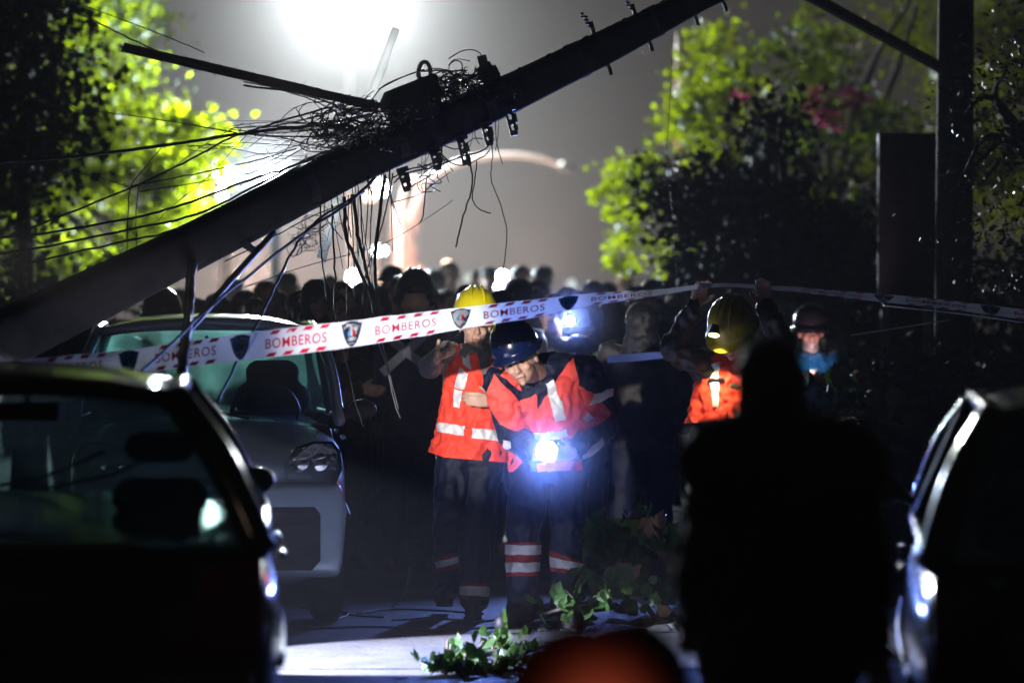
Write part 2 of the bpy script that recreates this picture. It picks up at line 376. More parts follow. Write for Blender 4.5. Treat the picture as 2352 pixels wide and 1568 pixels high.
def fill(poly, n, d0, d1, r0=.18, r1=.36):
    out = []; xs = [p[0] for p in poly]; ys = [p[1] for p in poly]
    while len(out) < n:
        x = random.uniform(min(xs), max(xs)); y = random.uniform(min(ys), max(ys)); ins = False
        for i in range(len(poly)):
            (x1, y1), (x2, y2) = poly[i-1], poly[i]
            if (y1 > y) != (y2 > y) and x < (x2-x1)*(y-y1)/(y2-y1)+x1: ins = not ins
        if ins: out.append((at(x, y, random.uniform(d0, d1)), random.uniform(r0, r1)))
    return out
G0 = lambda p: V((p.x, p.y, 0))
cl = fill([(150, 200), (250, 180), (400, 215), (350, 260), (430, 270), (450, 290), (500, 290), (520, 340), (490, 420), (500, 470), (410, 520), (380, 640), (0, 660), (60, 400)], 105, 37.5, 40.5, .14, .3)
cl += fill([(-500, -500), (250, -500), (100, 660), (-500, 660)], 60, 38, 42, .3, .6)
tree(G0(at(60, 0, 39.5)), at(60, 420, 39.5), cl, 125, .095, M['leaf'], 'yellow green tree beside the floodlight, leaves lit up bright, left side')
cl = fill([(180, -200), (330, -200), (370, 40), (395, 90), (330, 150), (420, 200), (410, 240), (180, 240), (120, 60)], 55, 39.5, 43, .2, .35)
cl += fill([(-300, -500), (350, -500), (300, -50), (-300, 0)], 30, 40, 43, .4, .7)
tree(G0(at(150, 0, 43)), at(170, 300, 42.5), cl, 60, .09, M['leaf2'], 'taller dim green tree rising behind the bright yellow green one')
cl = fill([(-400, -400), (120, -300), (130, 60), (190, 200), (110, 330), (130, 640), (-400, 640)], 90, 27, 30, .25, .45)
tree(G0(at(38, 0, 28.5)), at(48, 330, 28.5), cl, 90, .08, M['leafshade'], 'black leafy tree with a thin trunk at the left edge', r0=.075)
# right-hand trees
cl = fill([(1375, 420), (1400, 380), (1500, 350), (1540, 420), (1420, 500), (1480, 600), (1410, 640), (1395, 560)], 26, 37, 39, .1, .2)
cl += fill([(1560, 130), (1620, 80), (1700, 80), (1740, 200), (1760, 400), (1600, 470), (1540, 340)], 34, 37, 40, .14, .3)
cl += fill([(1440, 480), (1620, 520), (1660, 640), (1440, 650)], 22, 37, 39, .12, .24)
tree(G0(at(1640, 0, 39)), at(1650, 480, 39), cl, 115, .09, M['leaf'], 'yellow green tree with ragged branches left of the black unlit tree', r0=.13)
cl = fill([(1780, 100), (1860, 20), (1960, 60), (1900, 200), (1830, 260)], 22, 36, 39, .14, .3)
cl += fill([(1770, 260), (1850, 270), (2050, 250), (2060, 330), (2000, 420), (1920, 490), (1780, 460)], 46, 36, 39, .14, .3)
cl += fill([(1950, -200), (2700, -200), (2700, 500), (2150, 500), (2150, 150), (2000, 120)], 110, 37, 41, .3, .5)
tree(G0(at(1900, 0, 38)), at(1900, 500, 38), cl, 75, .09, M['leaf2'], 'dim yellow green tree with pink blossom, right of centre', r0=.15)
cl = fill([(1470, 410), (1560, 380), (1720, 420), (1760, 230), (1800, 240), (1780, 460), (1900, 500), (2160, 450), (2200, 660), (1640, 660), (1700, 540), (1560, 520)], 130, 29, 33, .16, .34)
cl += fill([(1500, 590), (1700, 560), (1760, 660), (1500, 660)], 20, 32, 34, .12, .22)
tree(G0(at(1850, 0, 32)), at(1830, 560, 32), cl, 110, .075, M['leafshade'], 'black unlit tree mass standing in front of the blossoming tree', r0=.14)
cl = fill([(2180, 180), (2420, 120), (2420, 660), (2260, 660), (2160, 560), (2200, 300)], 46, 21.5, 24, .1, .24)
cl += fill([(2352, -300), (3200, -300), (3200, 700), (2352, 700)], 60, 22, 26, .3, .5)
FEATH = mat('leaf_feather', (.035, .05, .02), .35, ns=3, bump=0)
tree(G0(at(2440, 0, 24)), at(2420, 400, 24), cl, 120, .042, FEATH, 'sharp dark feathery leaved tree at the right edge', r0=.1, broad=False)
fl = empty('bougainvillea', G0(at(1890, 300, 37)), 'pink blossoming climber in the dim yellow green tree', 'flowers')
for (x, y, r) in ((1705, 222, .1), (1868, 225, .13), (1900, 280, .12), (1952, 236, .15), (1990, 228, .08), (1880, 260, .1)):
    leaf_cloud([(at(x, y, 36.2), r)], 260, .06, M['petal'], fl, 'blossom')
st = MB(); st.tube(crv([G0(at(1890, 300, 37)), at(1880, 500, 37), at(1890, 280, 36.6), at(1950, 236, 36.4)], 5), .02); st.tube(crv([at(1880, 320, 36.7), at(1780, 260, 36.4), at(1705, 222, 36.3)], 4), .012)
st.build('stem', M['bark'], fl)
# low dark hedge and a far wall closing the street
def hedge(x0, x1, y0, y1, d, label, n=60):
    t = empty('hedge', G0(at((x0+x1)/2, 640, d)), label, 'hedge')
    cl = fill([(x0, y0), (x1, y0+10), (x1, y1), (x0, y1)], n, d-.5, d+.5, .2, .35)
    leaf_cloud(cl, 50, .09, M['leafshade'], t, 'foliage')
hedge(-700, 300, 610, 860, 33, 'dark low hedge behind the foot of the fallen pole')
hedge(1985, 2700, 880, 1330, 23.6, 'dark heap of fallen greenery behind the near right car', 330)
hedge(1560, 2900, 640, 900, 30, 'dark hedge running along the right side behind the tape', 260)

# ------------------------------------------------------------------ floodlights, street lamps, masts
def head_panel(mb_frame, c, w, h, aimv):
    z = V(aimv).normalized(); x = z.cross(V((0, 0, 1))).normalized(); y = x.cross(z); R = Matrix((x, y, z)).transposed()
    mb_frame.box(V(c)-z*.06, (w, h, .1), R); mb_frame.box(V(c)-z*.13, (w*.6, h*.6, .05), R); return R, z
def floodlight(c, n, w, h, mtl, label, name='floodlight_tower', cat='floodlight', aimv=(0, -1, -.15), mast=.05):
    t = empty(name, (c.x, c.y, 0), label, cat)
    mb = MB(); mb.tube([(c.x, c.y+.16, 0), (c.x, c.y+.16, c.z+.05)], mast, 10); mb.tube([(c.x-n*w*.6, c.y+.16, c.z), (c.x+n*w*.6, c.y+.16, c.z)], .03, 8)
    mb.build('mast', M['steel'], t, True)
    for i in range(n):
        p = c+V(((i-(n-1)/2)*w*1.15, 0, 0)); f = MB(); R, z = head_panel(f, p, w, h, aimv)
        ho = f.build('lamp_housing', M['steel'], t)
        e = MB(); e.box(p-z*.004, (w*.86, h*.8, .012), R); e.build('lens', mtl, ho)
    lg = MB()
    for k in range(3):
        a = 2.1*k; lg.tube([(c.x, c.y+.16, .6), (c.x+math.cos(a)*.6, c.y+.16+math.sin(a)*.6, 0)], .02, 6)
    if mast < .06: lg.build('tripod', M['steel'], t, True)
    return t
floodlight(FL1+V((0, .45, 0)), 3, .55, .42, M['white'], 'tall floodlight mast glaring white at the top of the view', mast=.07)
floodlight(FL2+V((0, .2, 0)), 1, .26, .2, M['cool'], 'blue white floodlight glaring just above the fallen pole')
# added balls of scattering air that imitate the glow round lamps
def halo(c, r, dens, label):
    m, t, out = nodes('halo'); N = t.nodes.new; L = t.links.new
    tc = N('ShaderNodeTexCoord'); ln = N('ShaderNodeVectorMath'); ln.operation = 'LENGTH'; L(tc.outputs['Object'], ln.inputs[0])
    mr = N('ShaderNodeMapRange'); mr.inputs[1].default_value = 0; mr.inputs[2].default_value = r*.97; mr.inputs[3].default_value = 1; mr.inputs[4].default_value = 0; L(ln.outputs['Value'], mr.inputs[0])
    pw = N('ShaderNodeMath'); pw.operation = 'POWER'; pw.inputs[1].default_value = 2.2; L(mr.outputs[0], pw.inputs[0])
    ml = N('ShaderNodeMath'); ml.operation = 'MULTIPLY'; ml.inputs[1].default_value = dens; L(pw.outputs[0], ml.inputs[0])
    v = N('ShaderNodeVolumePrincipled'); v.inputs['Color'].default_value = (.95, .96, 1, 1); L(ml.outputs[0], v.inputs['Density']); L(v.outputs[0], out.inputs['Volume'])
    mb = MB(); mb.ball((0, 0, 0), r, None, 20, 12); o = mb.build('halo', m, None, True); o.location = c; tag(o, label, 'halo', kind='stuff')
WL = V((-1.98, 10.5, 2.02))
floodlight(WL-V((.06, .3, 0)), 1, .2, .16, M['warm'], 'small added light on a tripod, unseen just outside the view at left', 'added_light', 'added light', aimv=(1.9, 9.6, -.77), mast=.02)
lamp('SPOT', WL, 6200, (1, .93, .86), .03, aim=(-.14, 20.1, 1.25), angle=8.0, blend=.7)  # unseen tripod lamp added to brighten the vests
halo(FL1, 4.2, .024, 'added bright glow round the tall floodlight mast')
halo(FL2, 1.0, .035, 'added bright glow round the second floodlight')
halo(TORCH, .52, .30, 'added blue glow round the hand torch')
halo(at(900, 270, 20.3), 1.1, .09, 'added faint veil of light round the tangled wires')  # veil of light before the pole, put in as a scattering ball
halo(HEADL, .5, .34, 'added blue glow round the headlamp')
WR = V((-2.75, 17.2, 1.6))
floodlight(WR-V((.25, .1, 0)), 1, .2, .16, M['warm'], 'second small added light on a tripod, unseen outside the view, aimed at the road', 'added_light', 'added light', aimv=(2.2, 1, -1.6), mast=.02)
halo(at(1050, 600, 58), 6.5, .015, 'added warm glow low over the street behind the crowd')  # glow added behind the heads to brighten the low background
halo(at(600, 610, 53), 4.0, .02, 'added pinkish glow behind the heads at left')
lamp('SPOT', WR, 10500, (.68, .72, 1), .03, aim=(-.5, 18.25, 0), angle=34, blend=.25)  # unseen tripod lamp added to brighten the strip of road
def globe(px, py, d, r, mtl, label, squash=1, group='blurred street lamps behind the crowd'):
    c = at(px, py, d); t = empty('street_lamp', (c.x, c.y, 0), label, 'lamp', group)
    mb = MB(); mb.tube([(c.x, c.y, 0), (c.x, c.y, c.z-r*squash*.8)], [.05, .03], 8); mb.lathe([(.02, -r*squash-.06), (r*.5, -r*squash-.03), (r*.5, -r*squash*.8)], c, None, 12); mb.build('post', M['steel'], t, True)
    b = MB(); b.ball(c, (r, r, r*squash)); b.build('globe', mtl, t, True); return t
for a in ((524, 402, 50, .17, M['cool'], 'oval white lamp beside the yellow green tree, upper of two', .6),
          (511, 444, 52, .07, M['white'], 'small white lamp just under the oval lamp beside the green tree', 1),
          (876, 432, 55, .1, M['white'], 'round white lamp globe right under the fallen pole', 1.2),
          (849, 452, 55, .1, M['warm'], 'small oval lamp left of the round white globe', .7),
          (872, 576, 56, .1, M['cool'], 'flat oval lamp beside the pink column', .7),
          (848, 568, 57, .09, M['dimw'], 'dim lamp left of the flat oval lamp', 1.1),
          (811, 638, 46, .075, M['white'], 'white lamp glowing between hanging cables above a dark head', 1.3),
          (795, 652, 48, .06, M['dimw'], 'small dim lamp touching the one between the cables', .9),
          (1154, 634, 44, .062, M['cool'], 'bright lamp right of the yellow helmet, upper of the pair', 1),
          (1143, 652, 43, .06, M['cool'], 'bright lamp right of the yellow helmet, lower of the pair', 1),
          (1082, 640, 46, .09, M['dimw'], 'pale lamp directly above the yellow helmet', .8),
          (1027, 606, 46, .06, M['warm'], 'small cream lamp above the purple lit head', .8),
          (1312, 655, 50, .07, M['dimw'], 'faint cream lamp over the tape right of the pair', 1.2),
          (2128, 601, 44, .05, M['dimw'], 'smaller of two pale lamps low on the right', 1.3),
          (2161, 597, 44, .075, M['dimw'], 'larger of two pale lamps low on the right', 1.1),
          (2120, 290, 44, .03, M['dimw'], 'tiny pale lamp above the dark cabinet, left one', 1),
          (2134, 300, 44, .03, M['dimw'], 'tiny pale lamp above the dark cabinet, right one', 1),
          (40, 62, 48, .09, M['dimw'], 'white speck lamp seen through the top left leaves, largest', 1),
          (55, 12, 48, .06, M['dimw'], 'white speck lamp at the very top left corner', 1),
          (86, 92, 48, .07, M['dimw'], 'white speck lamp right of the largest one in the leaves', .8),
          (134, 631, 45, .05, M['dimw'], 'pale lamp low behind the pole foot, left of two', 1),
          (163, 634, 45, .05, M['dimw'], 'pale lamp low behind the pole foot, right of two', 1),
          (348, 710, 26.2, .03, M['cool'], 'small blue white lamp under the fallen pole by the car roof', 1)):
    globe(*a)
lamp('SPOT', at(352, 709, 26.1), 170, (.75, 1, 1), .03, aim=(-1.85, 23.0, 1.3), angle=32, blend=.5)
# curved lamp arm
t = empty('arched_street_lamp', G0(at(925, 640, 58)), 'pale curved street lamp arm arching over the crowd', 'lamp')
mb = MB(); pts = crv([G0(at(925, 640, 58)), at(925, 470, 58), at(985, 412, 58), at(1060, 372, 58), at(1150, 357, 58), at(1230, 362, 58), at(1298, 384, 58)], 7)
mb.tube(pts, [.07-.0008*i for i in range(len(pts))], 10); mb.build('arm', mat('lamp_arm_paint', (.75, .7, .66), .5), t, True)
hh = MB(); hh.cap(at(1296, 383, 58), at(1318, 392, 58), .09, .05); hh.build('lamp_head', M['steel'], t, True)
# pink column beside it
t = empty('stone_column', G0(at(930, 640, 60)), 'pinkish orange stone column glowing behind the crowd', 'column')
c0 = at(932, 640, 60)
mb = MB(); mb.box((c0.x, c0.y, 1.0), (.6, .6, 2.0), taper=.95); mb.build('plinth', M['pinkstone'], t)
a = at(930, 620, 60); b = at(905, 500, 60); c = at(915, 455, 60)
mb = MB(); mb.tube([V((c0.x, c0.y, 1.9)), at(935, 570, 60), at(925, 520, 60), at(918, 470, 60)], [.2, .22, .17, .1], 12); mb.build('shaft', M['pinkstone'], t, True)
mb = MB(); mb.tube([at(945, 560, 60), at(958, 480, 60), at(965, 430, 60)], [.09, .1, .05], 10); mb.build('arm', M['pinkstone'], t, True)
# white and red mast on the right
t = empty('striped_mast', G0(at(1563, 640, 52)), 'thin white and orange red mast beside the right hand trees', 'mast')
for k, (y0, y1, mm) in enumerate(((78, 200, 'redwhite'), (200, 262, 'pillar'), (262, 300, 'mred'), (300, 345, 'mred'), (345, 700, 'pillar'))):
    mb = MB(); mb.tube([at(1563, y0, 52), at(1562, y1-2, 52)], .07 if k < 3 else .06, 10); mb.build('mast_section', M[mm], t, True)
mb = MB(); mb.tube([at(1562, 698, 52), G0(at(1562, 700, 52))], .06, 10); mb.build('foot', M['pillar'], t, True)
# standing pole at right with its diagonal strut, dark cabinet in front
t = empty('standing_pole', G0(at(2187, 640, 25)), 'thick black standing pole on the right with diagonal strut', 'pole')
p0 = at(2187, 640, 25); mb = MB(); mb.tube([(p0.x, p0.y, 0), (p0.x+.03, p0.y, 5.2)], [.13, .11], 14); mb.build('post', M['concrete'], t, True)
mb = MB(); mb.beam(at(1840, -20, 23.4), at(2172, 162, 24.8), .055, .055); mb.build('strut', M['steel'], t)
t = empty('cabinet', G0(at(2083, 640, 27)), 'black rectangular cabinet on legs standing before the trees', 'cabinet')
p0 = at(2083, 640, 27); top = at(2083, 306, 27).z; bt = at(2083, 690, 27).z
mb = MB(); mb.box((p0.x, p0.y, (top+bt)/2), (.41, .12, top-bt)); mb.bevel('housing', M['box'], t, .012)
mb = MB(); mb.box((p0.x-.1, p0.y-.067, (top+bt)/2), (.19, .012, top-bt-.06)); mb.bevel('door', M['box'], t, .004)
mb = MB(); mb.box((p0.x+.1, p0.y-.067, (top+bt)/2), (.19, .012, top-bt-.06)); mb.bevel('door', M['box'], t, .004)
mb = MB()
for sx in (-.15, .15): mb.box((p0.x+sx, p0.y, bt/2), (.06, .06, bt))
mb.build('legs', M['steel'], t)
# ------------------------------------------------------------------ fallen pole
def pd(px): return 18.7 + (px+150)*.0017
pole = empty('fallen_utility_pole', at(-500, 980, 18.1), 'huge dark concrete utility pole leaning across the whole scene', 'utility pole')
sects = []
for (px, yu, yl) in ((-900, 1180, 1395), (-300, 856, 1020), (0, 712, 855), (254, 596, 723), (453, 504, 618), (640, 412, 521), (800, 331, 432), (1000, 245, 342), (1165, 172, 265), (1400, 62, 145), (1600, -32, 32), (1900, -170, -115)):
    d = pd(px); a = at(px, yu, d); b = at(px, yl, d); sects.append((a, b))
mb = MB(); n = len(sects); segs = 12; vs = []
for i, (a, b) in enumerate(sects):
    c = (a+b)/2; ax = ((sects[min(i+1, n-1)][0]+sects[min(i+1, n-1)][1])-(sects[max(i-1, 0)][0]+sects[max(i-1, 0)][1])).normalized()
    v = (a-b); up = v-ax*v.dot(ax); hw = up.length/2; up.normalize(); side = ax.cross(up)
    for k in range(segs):
        t_ = 2*math.pi*(k+.5)/segs; cx, cz = math.cos(t_), math.sin(t_)
        e = .55; x = math.copysign(abs(cx)**e, cx); z = math.copysign(abs(cz)**e, cz)
        vs.append(c+up*z*hw+side*x*hw*.8)
fs = [(i*segs+k, i*segs+(k+1) % segs, (i+1)*segs+(k+1) % segs, (i+1)*segs+k) for i in range(n-1) for k in range(segs)]+[tuple(range(segs))[::-1], tuple((n-1)*segs+k for k in range(segs))]
mb.add(vs, fs)
for f_ in (0,):
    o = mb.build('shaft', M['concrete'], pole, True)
def axis(px):                    # upper and lower edge of the pole at a picture column
    xs = [-900, -300, 0, 254, 453, 640, 800, 1000, 1165, 1400, 1600, 1900]
    yu = np.interp(px, xs, [1180, 856, 712, 596, 504, 412, 331, 245, 172, 62, -32, -170]); yl = np.interp(px, xs, [1395, 1020, 855, 723, 618, 521, 432, 342, 265, 145, 32, -115])
    return yu, yl
AX = (at(1165, 218, pd(1165))-at(800, 381, pd(800))).normalized()
# steel bands round the pole
for px in (905, 985, 1048, 1108, 1168, 700, 1330, 1500):
    yu, yl = axis(px); d = pd(px); c = at(px, (yu+yl)/2, d); h = (at(px, yu, d)-at(px, yl, d)).length*.92
    mb = MB(); up = V((0, 0, 1)); up = (up-AX*up.dot(AX)).normalized(); side = AX.cross(up)
    R = Matrix((side, up, AX)).transposed(); prof = [(h*.5, -.03), (h*.5+.008, -.03), (h*.5+.008, .03), (h*.5, .03)]
    mb.lathe(prof, c, R, 20, sx=.86); mb.build('clamp_band', M['steel'], pole)
# slotted brackets hanging under the pole
def bracket(px, py, ln, tilt, d, wd=.03):
    a = at(px, py, d); R = Matrix.Rotation(math.radians(tilt), 3, 'Y'); mb = MB()
    def bx(x, z, w_, h_): mb.box(a+R @ V((x, 0, z)), (w_, .04, h_), R)
    bx(-wd*.5, -ln*.5, .012, ln); bx(wd*.5, -ln*.5, .012, ln)
    for k in range(3): bx(0, -ln*(.02+.46*k), wd+.008, .03)
    bx(wd*.7, -ln*.35, .03, .05); bx(wd*.3, .01, wd*2.2, .025); bx(wd*.55, -ln*.75, .025, .03)
    mb.build('slotted_bracket', M['steel'], pole)
for (px, py, ln, ti) in ((922, 395, .1, -18), (996, 352, .085, -16), (1058, 322, .13, -14), (1114, 290, .1, -15), (1168, 255, .13, -14)): bracket(px, py, ln, ti, pd(px)-.12)
# upper fittings
def blobfit(px, py, h, label=None):
    c = at(px, py, pd(px)); mb = MB(); s = h/3
    for k, r in enumerate((.55, .8, .5, .75, .35)):
        mb.lathe([(r*s*.5, -s*.28), (r*s, -s*.1), (r*s, s*.1), (r*s*.4, s*.28)], c+V((-.012*k, 0, (k-1.5)*s*.62)), None, 12)
    mb.tube([c+V((.02, 0, -h*.9)), c], .012); mb.build('insulator', M['steel'], pole, True)
blobfit(1357, 50, .085); blobfit(1452, 10, .08)
for (px, dy) in ((1395, 8), (1490, 6), (1660, 4), (1595, 3)):
    yu, yl = axis(px); p = at(px, yl, pd(px)); mb = MB(); mb.tube(crv([p+V((-.02, 0, .02)), p+V((.01, 0, -.02)), p+V((.02, 0, -.06))], 3), .012); mb.build('hook', M['steel'], pole)
# transformer box and switch bracket
d = pd(940)-.05
mb = MB(); poly = [(870, 240), (882, 212), (995, 168), (1005, 172), (1012, 205), (1012, 260), (900, 300)]
P2 = [at(x, y, d) for x, y in poly]; q = [p+V((0, .28, 0)) for p in P2]; nn = len(P2)
mb.add(P2+q, [tuple(range(nn))[::-1], tuple(range(nn, 2*nn))]+[(i, (i+1) % nn, (i+1) % nn+nn, i+nn) for i in range(nn)]); mb.bevel('junction_box', M['box'], pole, .008)
mb = MB(); e = [at(975+14*math.cos(a), 168+26*math.sin(a), d+.1) for a in np.linspace(0, 6.28, 16)]; mb.tube(e, .012); mb.build('lifting_ring', M['steel'], pole, True)
d = pd(1125)-.05; mb = MB()
mb.beam(at(1106, 128, d), at(1112, 152, d), .03, .05); mb.beam(at(1108, 150, d), at(1142, 208, d), .045, .09, w2=.03); mb.beam(at(1135, 155, d), at(1156, 205, d), .02, .03); mb.beam(at(1104, 160, d), at(1140, 156, d), .03, .03)
mb.build('switch_bracket', M['steel'], pole)
mb = MB(); mb.beam(at(560, 560, pd(560)-.1), at(585, 575, pd(560)-.1), .02, .04); mb.build('torn_plate', M['steel'], pole)

# broken boards
def board(p, w0, w1, d0, d1, thick, mtl, label, splinters=True):
    t = empty('broken_crossarm', at(p[0], p[1], d0), label, 'board'); a = at(p[0], p[1], d0); b = at(p[2], p[3], d1)
    mb = MB(); ax = (b-a).normalized(); y = ax.cross(V((0, 1, 0))).normalized(); n_ = 14; vs = []
    for i in range(n_+1):
        c = a.lerp(b, i/n_); ww = (w0+(w1-w0)*i/n_)*(1+random.uniform(-.06, .06))/2
        for (s1, s2) in ((-1, -1), (1, -1), (1, 1), (-1, 1)): vs.append(c+y*ww*s1+V((0, thick/2*s2, 0))+ax*(random.uniform(-.02, .02) if i in (0, n_) else 0))
    mb.add(vs, [(i*4+k, i*4+(k+1) % 4, i*4+4+(k+1) % 4, i*4+4+k) for i in range(n_) for k in range(4)]+[(3, 2, 1, 0), (n_*4, n_*4+1, n_*4+2, n_*4+3)])
    mb.build('beam', mtl, t)
    if splinters:
        sp = MB()
        for _ in range(46):
            f = random.random()**1.3; c = a.lerp(b, f)+y*random.choice((-1, 1))*(w0+(w1-w0)*f)/2; dr = (ax*random.uniform(-1, 1)+y*random.uniform(-.6, .6)+V((0, random.uniform(-.3, .3), 0))).normalized()
            sp.tube([c-dr*.01, c+dr*random.uniform(.01, .05)], [.0025, .0006], 4)
        o = sp.build('splinters', mtl, t); o['kind'] = 'stuff'
    return t
board((278, 108, 868, 246), .05, .047, 20.6, 20.3, .08, M['wood'], 'long splintered wooden crossarm pointing to the upper left')
board((908, 70, 846, 244), .042, .052, 20.9, 20.8, .02, M['pale_lit'], 'short pale board standing up bright against the floodlight', False)
board((776, 456, 738, 596), .06, .055, 20.85, 20.9, .02, M['pale_lit'], 'pale glowing board hanging down below the fallen pole', False)

# ------------------------------------------------------------------ cables
NW = [0]
def cable(pts, wpx, label, off=0, mtl='cable', group=None, sub=6, name='cable', rough=True, dd=None):
    """pts in picture columns and rows, at the pole's distance plus off; one cable, one object"""
    P = []
    for q in pts:
        d = (q[2] if len(q) > 2 else (dd if dd else pd(q[0])+off)); P.append(at(q[0], q[1], d))
    P = crv(P, sub); r = wpx*pd(pts[0][0])/FPX/2
    for i in range(1, len(P)-1):
        P[i] = P[i]+V([random.gauss(0, min(r*.35, .0022)) for _ in range(3)])
    mb = MB(); mb.tube(P, r, 6); o = mb.build(name, M[mtl], None, True); tag(o, label, 'cable', group); NW[0] += 1; return o
GL = 'cables stretched towards the upper left'
cable([(-60, 380), (0, 373), (150, 362), (330, 340), (540, 310), (640, 297), (760, 282), (850, 262)], 8, 'thickest taut cable crossing the yellow green tree to the tangle', .3, group=GL)
cable([(130, 215), (145, 225), (165, 245), (185, 254), (270, 262), (400, 280), (545, 305)], 3, 'thin loose wire with an upturned end in front of the green tree', .3, group=GL)
cable([(-60, 565), (0, 548), (130, 500), (300, 432), (420, 375), (520, 322), (560, 306), (700, 262), (790, 240)], 5, 'cable rising from the left edge to the knot by the tree', .32, group=GL)
cable([(-60, 548), (100, 536), (300, 502), (420, 470), (540, 425), (640, 392), (780, 345)], 6, 'dark taut cable just above the pole, upper of two', .3, group=GL)
cable([(-60, 590), (80, 570), (300, 526), (450, 492), (600, 420), (700, 368), (800, 330)], 6, 'dark taut cable just above the pole, lower of two', .25, group=GL)
cable([(60, 605), (260, 560), (400, 528), (520, 470), (690, 380)], 5, 'cable lying almost on the upper edge of the pole', .2, group=GL)
cable([(300, 428), (420, 405), (560, 375), (680, 342)], 3, 'thin wire running level behind the second floodlight', .4, group=GL)
cable([(320, 440), (450, 420), (600, 390), (720, 330), (800, 315)], 2.5, 'hair thin wire sagging behind the second floodlight', .4, group=GL)
cable([(562, 308), (640, 315), (700, 330), (790, 345)], 3.5, 'light wire dipping from the knot towards the tangle', .35, 'cable_blue', GL)
cable([(570, 300), (680, 280), (800, 248)], 3.5, 'wire from the knot up to the long crossarm', .35, 'cable_blue', GL)
cable([(565, 312), (530, 350), (480, 405), (400, 470), (360, 510)], 2, 'fine wire dropping diagonally from the knot across the leaves', .4, group=GL)
cable([(290, 640), (292, 560), (298, 440), (325, 395), (370, 340)], 3, 'upright hanging wire in front of the tree, left of two', .3, group=GL)
cable([(318, 640), (312, 520), (318, 430), (330, 422)], 2.5, 'upright hanging wire in front of the tree, right of two', .3, group=GL)
cable([(0, 480), (120, 410), (200, 400), (300, 432)], 2, 'faint wire through the dark leaves on the left', .3, group=GL)
cable([(90, -10), (200, 40), (300, 90), (420, 140), (600, 190), (760, 236)], 3.5, 'wire coming down from the top left along the crossarm', .45, group=GL)
cable([(120, -10), (280, 45), (420, 100), (470, 122)], 2.5, 'short thin wire meeting the crossarm from above', .45, group=GL)
cable([(560, 196), (700, 218), (830, 262)], 5, 'pale cable slung beneath the long crossarm', .3, 'cable_blue', GL)
cable([(560, 188), (640, 205), (740, 240), (840, 300)], 3, 'second pale cable slung beneath the long crossarm', .3, 'cable_blue', GL)
GH = 'cables hanging under the pole'
cable([(736, 468), (736, 560), (745, 640), (752, 690)], 4, 'leftmost upright cable hanging under the pole', -.2, group=GH)
cable([(762, 470), (766, 560), (770, 640), (768, 700), (776, 745)], 5, 'upright cable beside the pale hanging board', -.25, group=GH)
cable([(790, 452), (795, 540), (818, 600), (850, 680), (868, 745)], 9, 'thick cable bending right down to the tape, left of the pair', -.22, group=GH)
cable([(812, 446), (822, 540), (838, 610), (850, 660), (872, 740)], 9, 'thick cable bending right down to the tape, right of the pair', -.2, group=GH)
cable([(800, 448), (800, 560), (798, 650), (796, 720)], 3, 'thin cable falling straight between the thick pair', -.24, group=GH)
cable([(806, 446), (812, 560), (815, 690)], 3, 'thin straight wire right beside the lamp between the cables', -.26, group=GH)
cable([(828, 438), (832, 540), (845, 640), (862, 720)], 3.5, 'slack thin cable right of the thick pair', -.22, group=GH)
cable([(884, 404), (872, 490), (862, 590), (862, 660), (866, 742)], 8, 'single heavy cable hanging from below the round lamp', -.25, group=GH)
cable([(902, 398), (890, 470), (868, 550), (850, 600), (838, 640), (832, 700)], 3.5, 'pale wire crossing behind the single heavy cable', -.2, 'cable_blue', GH)
cable([(850, 745), (870, 790), (890, 850), (905, 920), (920, 960)], 3, 'pale wire trailing on below the tape, left of two', -.9, 'cable_blue', GH)
cable([(866, 745), (882, 800), (900, 880), (915, 940)], 2.5, 'pale wire trailing on below the tape, right of two', -.9, 'cable_blue', GH)
cable([(780, 780), (800, 850), (815, 920), (835, 980)], 2.5, 'fine wire in front of the silver car wing mirror', -.6, 'cable_blue', GH)
cable([(980, 405), (975, 470), (970, 500), (962, 515)], 3, 'short frayed wire end left of the arched lamp', -.2, group=GH)
cable([(1078, 360), (1085, 420), (1072, 470), (1058, 520), (1047, 568)], 4, 'long black wire with a free end in front of the grey haze', -.2, group=GH)
cable([(1095, 370), (1090, 420), (1085, 455), (1100, 480), (1127, 490)], 3, 'wire curling up to the right under the slotted brackets', -.2, group=GH)
cable([(1118, 300), (1132, 350), (1128, 410), (1150, 470), (1164, 530), (1160, 590), (1152, 635)], 2.4, 'long thin wire swinging down to the crowd', -.2, group=GH)
cable([(1058, 330), (1062, 365), (1080, 380), (1078, 372)], 4, 'short stub of wire under the middle bracket', -.2, group=GH)
cable([(1530, 330), (1538, 420), (1548, 520), (1552, 600), (1556, 640)], 2, 'lone thin wire hanging in front of the right hand trees', 0, group=GH)
cable([(1545, 60), (1540, 200), (1532, 330)], 1.6, 'very fine wire falling beside the striped mast', 0, group=GH)
cable([(900, 408), (940, 390), (1010, 372), (1030, 372), (1010, 350)], 3.5, 'cable strung between the two left brackets', -.15, group=GH)
cable([(905, 420), (930, 400), (1000, 382), (1060, 360), (1110, 345), (1130, 320)], 4, 'twisted cable strung along under the brackets', -.16, group=GH)
cable([(1010, 362), (1060, 380), (1110, 360), (1125, 345)], 3, 'slack cable looped beneath the middle bracket', -.15, group=GH)
cable([(1020, 335), (1050, 342), (1085, 320), (1110, 318)], 2.6, 'thin cable bridging the middle brackets', -.15, group=GH)
cable([(938, 432), (985, 405), (1000, 400)], 3, 'frayed wire left of the coil under the brackets', -.15, group=GH)
cable([(900, 465), (960, 448), (1000, 420), (1035, 395)], 2.5, 'wire drooping left across the arched lamp', -.18, group=GH)
cable([(516, 600), (600, 560), (700, 505), (800, 462)], 3, 'faint cable behind the pale hanging board', .5, group=GH)
